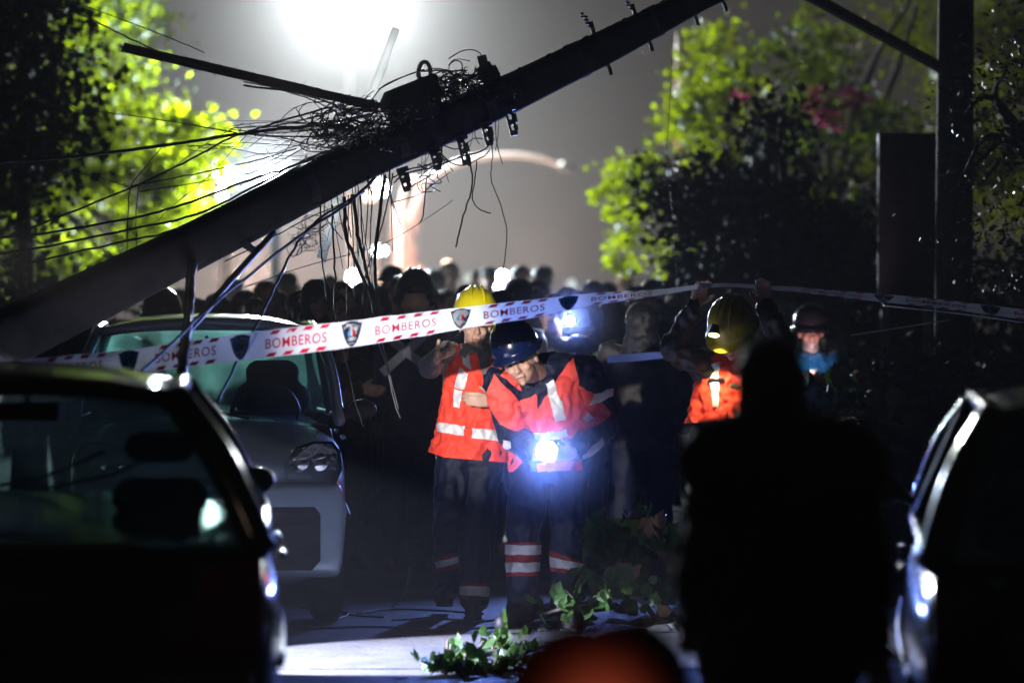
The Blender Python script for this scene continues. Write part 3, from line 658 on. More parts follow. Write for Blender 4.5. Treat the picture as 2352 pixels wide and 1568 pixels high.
cable([(560, 660), (700, 612), (880, 560), (1000, 488), (1040, 460)], 2, 'hair thin wire crossing the pink column', .6, group=GH)
GS = 'stay cables coming down to the left car'
cable([(628, 536, 19.6), (560, 610, 19), (470, 716, 18.3), (430, 765, 18)], 16, 'broad black stay from the pole down to the tape', mtl='cable', group=GS)
cable([(860, 408, 19.6), (800, 466, 19.2), (720, 520, 18.8), (600, 610, 18), (470, 716, 17.2), (330, 850, 16.4), (300, 880, 16.2)], 7, 'thin stay with a bright upper side crossing the tape', mtl='cable_blue', group=GS)
cable([(836, 440, 19.6), (740, 498, 19.1), (690, 548, 18.9), (650, 620, 18.6), (612, 700, 18.3), (560, 800, 18), (498, 925, 17.6)], 6, 'black stay passing behind the heads to the silver car windscreen', group=GS)
cable([(442, 600, 19.7), (437, 660, 18.5), (434, 710, 18.2), (425, 790, 17.3), (418, 860, 17)], 22, 'thick bundled strap hanging in front of the tape', group=GS, mtl='cable')
# tangles nobody could count
def tangle(name, label, specs, mtl='cable'):
    mb = MB()
    for (cx, cy, rx, ry, n, wpx, off) in specs:
        for _ in range(n):
            a0 = random.uniform(0, 6.28); x0 = cx+random.gauss(0, rx*.5); y0 = cy+random.gauss(0, ry*.5); R1 = random.uniform(.2, .7)*rx; R2 = random.uniform(.25, .8)*ry; k = random.uniform(.4, 1.4); pts = []
            for i in range(9):
                a = a0+i/8*6.28*k; pts.append(at(x0+math.cos(a)*R1+i*random.uniform(-2, 2), y0+math.sin(a)*R2+random.uniform(-3, 3), pd(cx)+off+random.gauss(0, .08)))
            if random.random() < .5:
                a_ = random.uniform(-.9, .3); ln = random.uniform(.4, 1.5)*rx; pts = [at(x0+math.cos(a_)*ln*(q-.5)+random.gauss(0, 3), y0+math.sin(a_)*ln*(q-.5)+random.gauss(0, 5), pd(cx)+off+random.gauss(0, .08)) for q in (0, .25, .5, .75, 1)]
            mb.tube(crv(pts, 4), wpx*random.uniform(.6, 1.3)*20/FPX/2, 5)
    o = mb.build(name, M[mtl], None, True); tag(o, label, 'wires', kind='stuff'); return o
tangle('wire_tangle', 'dense snarl of black wires left of the junction box', [(795, 290, 75, 50, 44, 3, .0), (850, 300, 70, 45, 34, 4, -.1), (760, 300, 45, 35, 16, 3.2, 0), (820, 245, 70, 25, 18, 3, .05)])
tangle('wire_tangle', 'curled wires heaped on top of the pole by the switch bracket', [(1050, 185, 45, 28, 30, 3.6, 0), (1090, 190, 50, 26, 24, 3.2, -.05), (1020, 215, 40, 25, 24, 4, -.1), (1105, 215, 50, 14, 24, 3, -.1)])
tangle('wire_tangle', 'fine looping wire coils around the stay below the pole', [(715, 540, 55, 38, 20, 1.5, -.4), (690, 560, 40, 30, 10, 1.5, -.45)], 'cable_blue')
tangle('wire_tangle', 'loose wire coil dangling beneath the slotted brackets', [(985, 405, 26, 28, 7, 2.6, -.25)])
mb = MB()
for pts in ([(1030, 135), (1060, 118), (1085, 115), (1102, 122), (1106, 130)], [(1030, 150), (1045, 140), (1060, 145), (1062, 165)], [(870, 205), (930, 175), (975, 160)], [(850, 235), (885, 195), (960, 165), (975, 163)], [(980, 160), (1010, 158), (1040, 170)]):
    mb.tube(crv([at(x, y, pd(x)-.08) for x, y in pts], 6), .0035, 5)
tag(mb.build('wire_tangle', M['cable'], None, True), 'sparse wires arching over the top of the junction box', 'wires', kind='stuff')
tangle('wire_tangle', 'thin loose strands fanning from the snarl towards the left', [(700, 300, 200, 24, 16, 1.6, .1), (640, 345, 220, 20, 10, 1.6, .15)])
mb = MB()
for k in range(16):
    x = random.uniform(745, 905); yu, yl = axis(x); ln = random.uniform(60, 250); dx = random.gauss(10, 18)
    mb.tube(crv([at(x, yl-6, pd(x)-.1), at(x+dx*.3+random.gauss(0, 6), yl+ln*.4, pd(x)-.15), at(x+dx, yl+ln, pd(x)-.2)], 5), random.uniform(.0016, .0034), 5)
for k in range(10):
    x = random.uniform(960, 1150); yu, yl = axis(x); ln = random.uniform(30, 110); dx = random.gauss(0, 30)
    mb.tube(crv([at(x, yl-4, pd(x)-.1), at(x+dx*.2, yl+ln*.5, pd(x)-.15), at(x+dx, yl+ln, pd(x)-.15)], 5), random.uniform(.0015, .003), 5)
tag(mb.build('loose_strands', M['cable'], None, True), 'many fine strands of torn wire hanging beneath the pole', 'wires', kind='stuff')
mb = MB()
for k in range(150):
    x = random.uniform(-20, 1640); yu, yl = axis(x); up_ = random.random() < .5; p = at(x, (yu if up_ else yl)+random.uniform(-1.5, 3)*(1 if up_ else -1), pd(x)+random.uniform(-.05, .05))
    mb.ball(p, (random.uniform(.008, .03), .02, random.uniform(.004, .010)), Matrix.Rotation(-.42, 3, 'Y'), 6, 4)
o = mb.build('chipped_edge', M['concrete'], pole); o['kind'] = 'stuff'
# rubble and rags on the pole that catch the light
sc_ = MB()
for _ in range(90):
    x = random.gauss(860, 60); y = 318-(x-820)*.42+random.gauss(0, 18); p = at(x, y, pd(x)-.2); R = Matrix.Rotation(random.uniform(0, 6), 3, V((random.random(), random.random(), random.random())).normalized())
    sc_.box(p, (random.uniform(.01, .035), random.uniform(.004, .01), random.uniform(.004, .012)), R)
tag(sc_.build('splintered_debris', M['pale_lit']), 'pale splinters and insulation scraps caught in the wires', 'debris', kind='stuff')
# wires on the road
for k, (pts, lb) in enumerate((([(690, 1395), (740, 1400), (800, 1412), (880, 1418)], 'left long wire lying on the road beside the near car'), ([(700, 1428), (760, 1425), (790, 1418), (800, 1408), (770, 1405)], 'hooked wire loop on the road by the near car'),
     ([(820, 1410), (900, 1400), (1000, 1402), (1110, 1410)], 'wire lying flat behind the first firefighter boot'), ([(900, 1425), (1000, 1420), (1090, 1428), (1160, 1422)], 'wire lying flat in front of the firefighter boots'),
     ([(700, 1445), (860, 1440), (1000, 1447), (1160, 1440)], 'nearest dark wire across the road before the bright patch'), ([(900, 1395), (925, 1370), (935, 1345), (940, 1300)], 'wire rising from the road beside the firefighter shin'))):
    P = []
    for (x, y) in pts:
        d = 1.8*FPX/(y-640) if y > 1380 else 1.8*FPX/(1395-640); p = at(x, y, d*.999); p.z = max(p.z, .006); P.append(p)
    mb = MB(); mb.tube(crv(P, 6), .005, 6); tag(mb.build('cable', M['cable_blue'], None, True), lb, 'cable', 'wires on the road')
# ------------------------------------------------------------------ people
def loft(mb, secs, seg=18):      # stacked ellipses: (centre, half width, half depth)
    n = len(secs); vs = []
    for i, (c, rx, ry) in enumerate(secs):
        ax = (V(secs[min(i+1, n-1)][0])-V(secs[max(i-1, 0)][0])).normalized(); x = V((1, 0, 0)); x = (x-ax*x.dot(ax)).normalized(); y = ax.cross(x)
        for k in range(seg):
            a = 2*math.pi*k/seg; vs.append(V(c)+x*rx*math.cos(a)+y*ry*math.sin(a))
    fs = [(i*seg+k, i*seg+(k+1) % seg, (i+1)*seg+(k+1) % seg, (i+1)*seg+k) for i in range(n-1) for k in range(seg)]+[tuple(range(seg))[::-1], tuple((n-1)*seg+k for k in range(seg))]
    return mb.add(vs, fs)
def frame(fwd, up):              # columns: right, back, up
    f = V(fwd).normalized(); u = V(up); u = (u-f*u.dot(f)).normalized(); r = f.cross(u)
    return Matrix((r, -f, u)).transposed()
def head(mb, hc, R, s=1.0):
    hc = V(hc); P = lambda x, y, z: hc+R @ V((x*s, y*s, z*s)); E = lambda p, r: mb.ball(P(*p), tuple(q*s for q in r), R, 14, 10)
    E((0, .008, .012), (.073, .094, .098)); E((0, -.028, -.045), (.058, .062, .072)); E((0, -.045, -.086), (.040, .044, .032)); E((0, -.088, -.1), (.017, .014, .015))
    mb.cap(P(0, -.09, .0), P(0, -.113, -.036), .009*s, .0145*s); E((-.012, -.1, -.04), (.009, .009, .008)); E((.012, -.1, -.04), (.009, .009, .008))
    mb.cap(P(-.034, -.079, .016), P(.034, -.079, .016), .012*s, .012*s)
    for q in (-1, 1): E((q*.037, -.066, -.036), (.022, .02, .022)); E((q*.077, .008, -.02), (.011, .022, .032))
    mb.cap(P(-.018, -.096, -.066), P(.018, -.096, -.066), .008*s, .008*s); mb.cap(P(-.014, -.094, -.078), P(.014, -.094, -.078), .009*s, .009*s)
def face_parts(root, hc, R, s=1.0, mouth=True):
    hc = V(hc); P = lambda x, y, z: hc+R @ V((x*s, y*s, z*s))
    for q in (-1, 1):
        e = MB(); e.ball(P(q*.031, -.080, -.006), (.0125*s, .0125*s, .007*s), R); e.build('eye', M['eye'], root, True)
        e = MB(); e.cap(P(q*.016, -.0905, .018), P(q*.044, -.083, .02), .0035*s); e.build('eyebrow', M['hair'], root, True)
    if mouth:
        e = MB(); e.cap(P(-.02, -.103, -.072), P(.02, -.103, -.072), .0028*s); e.build('mouth', mat('lips', (.22, .07, .06), .5), root, True)
def hand(mb, wr, d, nrm, thumb, curl=.5, s=1.0, spread=0.0):   # fingers bend towards nrm; thumb is the side the thumb leaves
    wr = V(wr); d = V(d).normalized(); n = V(nrm); n = (n-d*n.dot(d)).normalized(); t = d.cross(n)
    if t.dot(V(thumb)) < 0: t = -t
    for k in range(4):
        off = t*(.031-.0205*k)*s; b = wr+d*.0*s+off*.55; kn = wr+d*(.088-.004*abs(k-1))*s+off
        mb.cap(b, kn, .014*s, .0125*s); L = (.072, .08, .074, .058)[k]*s; dr = (d+t*(1.5-k)*spread).normalized(); p = kn
        for j, fr in enumerate((.45, .32, .23)):
            a = curl*(.55+.5*j); dr = (dr*math.cos(a)+n*math.sin(a)).normalized(); q = p+dr*L*fr; mb.cap(p, q, .0095*s, .0088*s, 8); p = q
    tb = wr+d*.02*s+t*.028*s+n*.008*s; t1 = tb+(d*.7+t*.8+n*.3).normalized()*.042*s; t2 = t1+(d*.9+t*.35+n*(.2+curl*.5)).normalized()*.03*s
    mb.cap(tb, t1, .014*s, .011*s); mb.cap(t1, t2, .011*s, .0095*s)
def limbs(mb, J, k, arms=True, legs=True, fore=True):
    for s in 'LR':
        if arms:
            mb.cap(J['sh'+s], J['el'+s], .05*k, .043*k)
            if fore: mb.cap(J['el'+s], J['wr'+s], .042*k, .029*k)
        if legs:
            mb.cap(J['hip'+s], J['kn'+s], .085*k, .06*k); mb.cap(J['kn'+s], J['an'+s], .058*k, .04*k)
def boot(mb, an, toe):
    an = V(an); toe = V(toe); heel = an+(an-toe)*V((1, 1, 0)).normalized().length*.12; heel = V((an.x-(toe.x-an.x)*.25, an.y-(toe.y-an.y)*.25, toe.z))
    mb.cap(an+V((0, 0, .12)), V((an.x, an.y, toe.z+.05)), .065, .055); mb.cap(heel+V((0, 0, .005)), toe, .042, .04); mb.cap(V((an.x, an.y, toe.z+.04)), toe+V((0, 0, .012)), .05, .038)
    mb.box((heel+toe)/2+V((0, 0, -.035)), (.09, abs(toe.y-heel.y)+.09, .02))
def helmet(root, hc, R, mtl, s=1.0, brim=.03, ridge=True, name='helmet', rear=0.0):
    hc = V(hc); mb = MB(); T = lambda p: hc+R @ (V(p)*s)
    prof = [(.128, .0), (.132, .012), (.130, .045), (.120, .085), (.098, .122), (.066, .147), (.03, .158), (.004, .160)]
    vs = []; seg = 28; n = len(prof)+2
    full = [(.128+brim, -.012), (.128+brim, -.004)]+prof
    for (r, z) in full:
        for k in range(seg):
            a = 2*math.pi*k/seg; x = r*math.cos(a)*.9; y = r*math.sin(a)*1.12; zz = z
            if z < 0: y *= (1.0+(.14 if y < 0 else rear)); zz = z-(.012 if y < 0 else .03*rear*5)
            vs.append(T((x, y, zz)))
    fs = [(i*seg+k, i*seg+(k+1) % seg, (i+1)*seg+(k+1) % seg, (i+1)*seg+k) for i in range(n-1) for k in range(seg)]+[tuple((n-1)*seg+k for k in range(seg))]
    # inner lip so that the shell has thickness
    m0 = len(vs)
    for (r, z) in ((.118, -.008), (.112, .06)):
        for k in range(seg):
            a = 2*math.pi*k/seg; vs.append(T((r*math.cos(a)*.9, r*math.sin(a)*1.12, z)))
    for k in range(seg):
        fs.append(((k+1) % seg, k, m0+k, m0+(k+1) % seg)); fs.append((m0+(k+1) % seg, m0+k, m0+seg+k, m0+seg+(k+1) % seg))
    mb.add(vs, fs); h = mb.build(name, mtl, root, True)
    if ridge:
        rb = MB()
        for q in (-.035, 0, .035):
            rb.tube(crv([T((q, -.128, .06)), T((q, -.09, .128)), T((q*.8, 0, .164)), T((q, .09, .128)), T((q, .128, .06))], 5), .0085*s, 6)
        rb.build('helmet_ridge', mtl, h, True)
    return h
def hdir(R, v): return R @ V(v)
def camplane(p, q, inside):      # plane through the lens point and two picture points
    o = V((0, 0, CAMZ)); n = (at(*p, 10)-o).cross(at(*q, 10)-o).normalized()
    if (at(*inside, 10)-o).dot(n) > 0: n = -n
    return (o, n)
def patch(me, poly, off=.004, name='patch', front=(0, -1, 0), depth=None):
    cx = sum(p[0] for p in poly)/len(poly); cy_ = sum(p[1] for p in poly)/len(poly)
    pl = [camplane(poly[i-1], poly[i], (cx, cy_)) for i in range(len(poly))]
    return cut(me, pl, off, name, front)
def biggest(me):                 # keep the one connected piece
    bm = bmesh.new(); bm.from_mesh(me); seen = set(); best = []
    for f in bm.faces:
        if f.index in seen: continue
        st = [f]; comp = []; seen.add(f.index)
        while st:
            q = st.pop(); comp.append(q)
            for e in q.edges:
                for g in e.link_faces:
                    if g.index not in seen: seen.add(g.index); st.append(g)
        if len(comp) > len(best): best = comp
    keep = set(best); bmesh.ops.delete(bm, geom=[f for f in bm.faces if f not in keep], context='FACES')
    bm.to_mesh(me); bm.free(); return me
def sew(root, garment, poly, mtl, off=.005, name='reflective_band', label=None, front=(0, -1, 0)):
    me = patch(garment.data, poly, off, name, front)
    if len(me.polygons) == 0: print('EMPTY PATCH', name, poly[0]); return None
    biggest(me)
    bm = bmesh.new(); bm.from_mesh(me)
    ext = bmesh.ops.extrude_edge_only(bm, edges=[e for e in bm.edges if e.is_boundary])
    for v in [q for q in ext['geom'] if isinstance(q, bmesh.types.BMVert)]: v.co.y += off+.006
    bm.to_mesh(me); bm.free()
    o = link(name, me, mtl, garment); return tag(o, label)
def root_at(x, y, label, cat='person', group=None, name='person'): return empty(name, (x, y, 0), label, cat, group)

# ---- firefighter with the yellow helmet
D = 20.4; A = lambda x, y, dd=0.0: at(x, y, D+dd)
ra = root_at(at(1080, 1000, D).x, D, 'firefighter in yellow helmet and red vest, raising one open hand')
J = dict(shL=A(1030, 812), shR=A(1145, 812, .04), elL=A(988, 842, -.02), wrL=A(1003, 826, -.24), elR=A(1168, 915, 0), wrR=A(1136, 922, -.2),
         hipL=A(1048, 1050), hipR=A(1112, 1050), knL=A(1030, 1175, -.08), knR=A(1090, 1220, -.03), anL=A(1028, 1335, .25), anR=A(1090, 1385, .0))
J['anL'].z = max(J['anL'].z, .16); J['anR'].z = .1
hA = A(1091, 742, -.03); RA = frame((.12, -1, -.12), (.02, 0, 1))
mb = MB(); head(mb, hA, RA, 1.0)
mb.cap(hA+V((0, .02, -.06)), A(1091, 815, .03), .058, .062); loft(mb, [(A(1080, 1060, .02), .15, .1), (A(1085, 960, .02), .13, .09), (A(1090, 860, .02), .15, .1), (A(1090, 812, .02), .12, .07)])
limbs(mb, J, 1.0); mb.cap(J['shL'], J['shR'], .05)
hand(mb, A(1003, 822, -.27), V((.5, -.5, .12)), V((.0, -.4, .9)), V((0, 0, 1)), .35, .95)
mb.cap(A(1003, 822, -.27), A(1006, 812, -.33), .022, .018); mb.cap(A(1004, 812, -.3), A(1008, 782, -.31), .014, .011)
hand(mb, A(1132, 921, -.24), V((-1, -.15, .12)), V((0, 1, -.1)), V((0, 0, 1)), .3, 1.0)
ba = link('body', mb.remesh('body', .006, 2), M['skin'], ra); face_parts(ba, hA, RA)
mb = MB(); mb.ball(hA+RA @ V((0, .02, .02)), (.082, .098, .09), RA); mb.build('hair', M['hair'], ba, True)
helmet(ra, hA+RA @ V((0, 0, .035)), RA, M['yellow'], .98)
mb = MB(); loft(mb, [(A(1080, 1040, .02), .16, .11), (A(1085, 960, .02), .15, .115), (A(1090, 860, .02), .17, .12), (A(1090, 815, .02), .15, .09), (A(1091, 800, .02), .08, .08)])
for s in 'LR':
    mb.cap(J['sh'+s], J['el'+s], .07, .062); mb.cap(J['el'+s], J['wr'+s].lerp(J['el'+s], .12), .062, .05)
mb.cap(A(1080, 815, -.02), A(1105, 812, -.02), .07); sh = link('shirt', mb.remesh('shirt', .009, 3, .012, 13, 3), M['grey'], ra)
mb = MB(); mb.cap(J['hipL'], J['hipR'], .11); loft(mb, [(A(1080, 1100, .02), .165, .11), (A(1080, 1010, .02), .15, .1)])
for s in 'LR':
    mb.cap(J['hip'+s], J['kn'+s], .115, .085); mb.cap(J['kn'+s], J['an'+s], .085, .078)
tr = link('trousers', mb.remesh('trousers', .009, 3, .014, 9, 11, .4), M['navy'], ra)
for s, toe in (('L', A(1012, 1362, .1)), ('R', A(1084, 1420, -.2))):
    mb = MB(); toe.z = .05 if s == 'R' else .1; boot(mb, J['an'+s], toe); link('boot', mb.remesh('boot', .008, 2), M['rubber'], ra)
mb = MB(); loft(mb, [(A(1076, 1090, .02), .222, .16), (A(1078, 1040, .02), .212, .155), (A(1085, 960, .02), .178, .14), (A(1091, 880, .02), .168, .14), (A(1090, 830, .02), .165, .125), (A(1089, 806, .02), .145, .1), (A(1089, 792, .02), .11, .085)])
vm = mb.remesh('vest', .008, 3, .018, 11, 5, .6)
vm = cut(vm, [camplane((980, 1036), (1020, 1050), (1050, 900)), camplane((1020, 1050), (1170, 1062), (1050, 900))], 0, 'vest')
ve = link('vest', vm, M['red'], ra)
sew(ra, ve, [(1092, 795), (1140, 795), (1118, 850), (1112, 872), (1104, 850)], M['grey'], .004, 'collar_opening')
sew(ra, ve, [(1052, 770), (1073, 775), (1082, 850), (1064, 836)], M['refl'])
sew(ra, ve, [(1056, 845), (1080, 851), (1066, 893), (1044, 890)], M['refl'], .007)
sew(ra, ve, [(1043, 894), (1063, 896), (1056, 937), (1042, 935)], M['refl'], .007)
sew(ra, ve, [(1006, 970), (1067, 978), (1065, 1002), (1002, 990)], M['refl'], .007)
sew(ra, ve, [(1085, 983), (1160, 990), (1162, 1014), (1084, 1006)], M['refl'], .007)
sew(ra, ve, [(1033, 842), (1056, 845), (1044, 893), (1030, 889)], M['red'], .014, 'pocket')
sew(ra, ve, [(1050, 829), (1093, 862), (1096, 868), (1048, 842)], M['red'], .013, 'pocket_flap')
sew(ra, ve, [(1018, 934), (1066, 940), (1058, 962), (1016, 954)], M['red'], .012, 'pocket_flap')
sew(ra, ve, [(1130, 956), (1148, 956), (1148, 975), (1130, 975)], M['navy'], .012, 'badge')
for (x0, y0, x1, y1) in ((1032, 889, 1080, 897), (1018, 954, 1060, 963), (1050, 829, 1095, 864), (1112, 872, 1116, 1056)):
    c = A(x0, y0, -.16); e = A(x1, y1, -.16)
pa = [(1000, 1290), (1062, 1272), (1066, 1285), (1004, 1305)]
sew(ra, tr, [(998, 1280), (1064, 1262), (1068, 1297), (1004, 1315)], M['crimson'], .003, 'trim'); sew(ra, tr, pa, M['refl'], .007)
sew(ra, tr, [(1056, 1338), (1124, 1338), (1124, 1375), (1056, 1375)], M['crimson'], .003, 'trim'); sew(ra, tr, [(1058, 1345), (1122, 1346), (1122, 1368), (1058, 1366)], M['refl'], .007)

# ---- stooping man with the blue helmet and the torch
D = 19.7; Bp = lambda x, y, dd=0.0: at(x, y, D+dd)
rb = root_at(at(1250, 1000, D).x, D, 'stooping firefighter in dark blue helmet and coral jacket aiming a torch')
J = dict(shL=Bp(1150, 880, -.12), shR=Bp(1350, 858, -.08), elL=Bp(1180, 1000, -.06), wrL=Bp(1225, 1040, -.4), elR=Bp(1395, 970, .0), wrR=Bp(1315, 1040, -.38),
         hipL=Bp(1222, 1075, .12), hipR=Bp(1306, 1075, .12), knL=Bp(1203, 1200, .0), knR=Bp(1303, 1200, .0), anL=Bp(1200, 1335, .1), anR=Bp(1300, 1325, .15))
for s in 'LR': J['an'+s].z = .12
hB = Bp(1192, 822, -.33); RB = frame((-.2, -.93, -.26), (-.4, -.32, .88))
mb = MB(); head(mb, hB, RB, 1.06); mb.cap(hB+RB @ V((0, .05, -.06)), Bp(1235, 860, -.06), .062, .075)
loft(mb, [(Bp(1264, 1080, .12), .16, .11), (Bp(1262, 980, .05), .15, .11), (Bp(1255, 900, -.03), .18, .11), (Bp(1250, 850, -.05), .15, .09)])
limbs(mb, J, 1.0)
hand(mb, Bp(1228, 1042, -.42), V((.9, -.25, .1)), V((.25, -.9, .2)), V((0, 0, 1)), .75, 1.0); hand(mb, Bp(1318, 1040, -.4), V((-.9, -.25, .05)), V((-.25, -.9, 0)), V((0, 0, 1)), .75, 1.0)
bb = link('body', mb.remesh('body', .006, 2), M['skin'], rb); face_parts(bb, hB, RB, 1.06)
mb = MB(); mb.ball(hB+RB @ V((0, .03, .0)), (.088, .098, .085), RB); mb.build('hair', M['hair_grey'], bb, True)
hb = helmet(rb, hB+RB @ V((0, .01, .045)), RB, M['blue'], 1.02, .022)
mb = MB()
loft(mb, [(Bp(1262, 1110, .12), .21, .16), (Bp(1262, 1050, .1), .2, .155), (Bp(1260, 980, .04), .19, .15), (Bp(1255, 920, -.02), .215, .15), (Bp(1252, 870, -.05), .2, .13), (Bp(1248, 838, -.04), .13, .11)])
for s in 'LR':
    mb.cap(J['sh'+s], J['el'+s], .088, .075); mb.cap(J['el'+s], J['wr'+s].lerp(J['el'+s], .1), .074, .055)
mb.cap(J['shL'], Bp(1230, 850, -.05), .09, .08); mb.cap(J['shR'], Bp(1260, 845, -.05), .092, .08)
jm = mb.remesh('jacket', .008, 3, .026, 10, 2, .7)
jm = cut(jm, [camplane((1160, 1085), (1400, 1078), (1250, 900))], 0, 'jacket'); jk = link('jacket', jm, M['navy'], rb)
CO = M['pinkred']
for poly in ([(1182, 925), (1232, 905), (1240, 1015), (1205, 1005)], [(1118, 900), (1135, 858), (1200, 930), (1238, 1010), (1238, 1022), (1150, 975), (1122, 930)],
             [(1205, 985), (1290, 855), (1330, 870), (1330, 1005), (1205, 1012)],
             [(1322, 880), (1368, 905), (1402, 948), (1398, 960), (1330, 1000)],
             [(1290, 855), (1316, 822), (1322, 838), (1330, 875)],
             [(1158, 985), (1238, 1015), (1320, 1000), (1330, 1030), (1240, 1055), (1166, 1020)],
             [(1160, 1015), (1192, 1020), (1200, 1060), (1180, 1084), (1166, 1082)],
             [(1232, 1062), (1335, 1048), (1338, 1078), (1236, 1085)],
             [(1150, 862), (1165, 848), (1185, 860), (1200, 900)]):
    sew(rb, jk, poly, CO, .006, 'coral_panel')
for poly in ([(1252, 880), (1272, 872), (1300, 960), (1275, 965)], [(1180, 1000), (1300, 985), (1305, 1002), (1182, 1018)], [(1158, 1008), (1196, 1014), (1196, 1030), (1160, 1028)],
             [(1368, 905), (1408, 890), (1414, 902), (1355, 932)], [(1335, 960), (1352, 945), (1395, 985), (1385, 1000)], [(1335, 1045), (1385, 1000), (1396, 1008), (1340, 1060)]):
    sew(rb, jk, poly, M['refl'], .012)
mb = MB(); mb.cap(J['hipL'], J['hipR'], .105); loft(mb, [(Bp(1264, 1110, .1), .155, .11), (Bp(1264, 1020, .1), .145, .1)])
for s in 'LR':
    mb.cap(J['hip'+s], J['kn'+s], .118, .09); mb.cap(J['kn'+s], J['an'+s], .09, .082)
tb = link('trousers', mb.remesh('trousers', .009, 3, .016, 9, 31, .4), M['navy'], rb)
for poly, mm, of in (([(1158, 1245), (1244, 1243), (1244, 1322), (1158, 1322)], 'crimson', .003), ([(1160, 1250), (1243, 1250), (1243, 1273), (1160, 1272)], 'refl', .007), ([(1160, 1291), (1242, 1290), (1242, 1311), (1160, 1313)], 'refl', .007),
                     ([(1262, 1262), (1345, 1290), (1345, 1324), (1262, 1310)], 'crimson', .003), ([(1265, 1277), (1340, 1294), (1340, 1312), (1265, 1300)], 'refl', .007)):
    sew(rb, tb, poly, M[mm], of, 'trim' if mm == 'crimson' else 'reflective_band')
for s, toe in (('L', V((at(1152, 1400, 19.6).x, 19.45, .05))), ('R', V((at(1310, 1400, 19.6).x, 19.5, .05)))):
    mb = MB(); boot(mb, J['an'+s], toe); link('boot', mb.remesh('boot', .008, 2), M['rubber'], rb)
tt = empty('hand_torch', TORCH+V((0, .1, 0)), 'blazing white torch held in both hands of the stooping man', 'torch')
tq = Matrix.Rotation(math.radians(90), 3, 'X'); mb = MB(); mb.lathe([(.018, -.16), (.02, -.05), (.026, -.05), (.054, -.012), (.054, .004), (.05, .006)], TORCH+V((0, .025, 0)), tq, 20); mb.build('barrel', M['trim'], tt, True)
mb = MB(); mb.lathe([(.001, 0), (.05, .001), (.05, .004), (.001, .006)], TORCH+V((0, .02, 0)), tq, 20); mb.build('lens', M['torch'], tt, True)

# ---- man behind with the blazing headlamp
D = 24.0; Cp = lambda x, y, dd=0.0: at(x, y, D+dd)
rc = root_at(at(1330, 1000, D).x, D, 'dark clad firefighter behind the stooping man, headlamp blazing at the camera')
J = dict(shL=Cp(1240, 838), shR=Cp(1385, 838), elL=Cp(1225, 950), elR=Cp(1418, 950), wrL=Cp(1250, 1040, -.1), wrR=Cp(1415, 1040, -.1), hipL=Cp(1290, 1040), hipR=Cp(1350, 1040), knL=Cp(1262, 1160), knR=Cp(1355, 1160), anL=Cp(1258, 1270), anR=Cp(1362, 1270))
for s in 'LR': J['an'+s].z = .12
hC = Cp(1312, 762); RC = frame((0, -1, -.1), (0, 0, 1))
def clothed(root, J, hc, R, jm_, tm, seed=1, vox=.011, hs=1.0, fold=.016, torso=None, faces=True, hands=None, bodyvox=.009):
    ch = (J['shL']+J['shR'])/2; pe = (J['hipL']+J['hipR'])/2
    mb = MB(); head(mb, hc, R, hs); mb.cap(hc+R @ V((0, .02, -.06)), ch+V((0, 0, .0)), .055*hs, .065); w_ = (J['shL']-J['shR']).length
    loft(mb, [(pe, .15, .1), (pe.lerp(ch, .5), .13, .09), (pe.lerp(ch, .85), w_*.42, .1), (ch, w_*.35, .07)]); limbs(mb, J, 1)
    for s in 'LR':
        d_ = (J['wr'+s]-J['el'+s]).normalized(); hh_ = (hands or {}).get(s, (d_, V((0, -1, 0)), V((0, 0, 1)), .4)); hand(mb, J['wr'+s], hh_[0], hh_[1], hh_[2], hh_[3])
    b = link('body', mb.remesh('body', bodyvox, 2), M['skin'], root)
    if faces: face_parts(b, hc, R, hs)
    mb = MB(); loft(mb, [(pe-V((0, 0, .12)), .19, .13), (pe, .18, .125), (pe.lerp(ch, .5), .17, .12), (pe.lerp(ch, .8), w_*.5, .13), (ch, w_*.42, .1), (ch+V((0, 0, .06)), .08, .08)])
    for s in 'LR': mb.cap(J['sh'+s], J['el'+s], .082, .07); mb.cap(J['el'+s], J['wr'+s].lerp(J['el'+s], .08), .07, .05)
    j = link('jacket', mb.remesh('jacket', vox, 3, fold, 9, seed, .7), jm_, root)
    mb = MB(); mb.cap(J['hipL'], J['hipR'], .12)
    for s in 'LR': mb.cap(J['hip'+s], J['kn'+s], .11, .085); mb.cap(J['kn'+s], J['an'+s], .085, .08)
    t = link('trousers', mb.remesh('trousers', vox, 3, fold, 9, seed+5, .4), tm, root)
    for s in 'LR':
        an = J['an'+s]; f = R @ V((0, -1, 0)); mb = MB(); boot(mb, an, V((an.x+f.x*.15, an.y+f.y*.15, max(.05, an.z-.08)))); link('boot', mb.remesh('boot', .011, 2), M['rubber'], root)
    return b, j, t
b_, j_, t_ = clothed(rc, J, hC, RC, M['navy'], M['navy'], 7)
helmet(rc, hC+RC @ V((0, 0, .035)), RC, M['dhelm'], 1.0)
sew(rc, j_, [(1352, 790), (1368, 775), (1382, 832), (1345, 832)], M['lime'], .01, 'shoulder_patch')
sew(rc, t_, [(1240, 1254), (1280, 1250), (1280, 1274), (1240, 1276)], M['refl'], .007)
def headlamp(root, c, aim, lens, strap=None):
    z = V(aim).normalized(); R = z.to_track_quat('Z', 'Y').to_matrix(); mb = MB(); mb.lathe([(.02, -.05), (.024, -.03), (.03, -.008), (.03, 0)], c, R, 16); h = mb.build('headlamp', M['trim'], root, True)
    mb = MB(); mb.lathe([(.001, .001), (.026, .002), (.026, .006), (.001, .008)], c, R, 16); mb.build('lens', lens, h, True)
headlamp(rc, HEADL+V((0, .02, 0)), (0, -1, -.05), M['torch'])

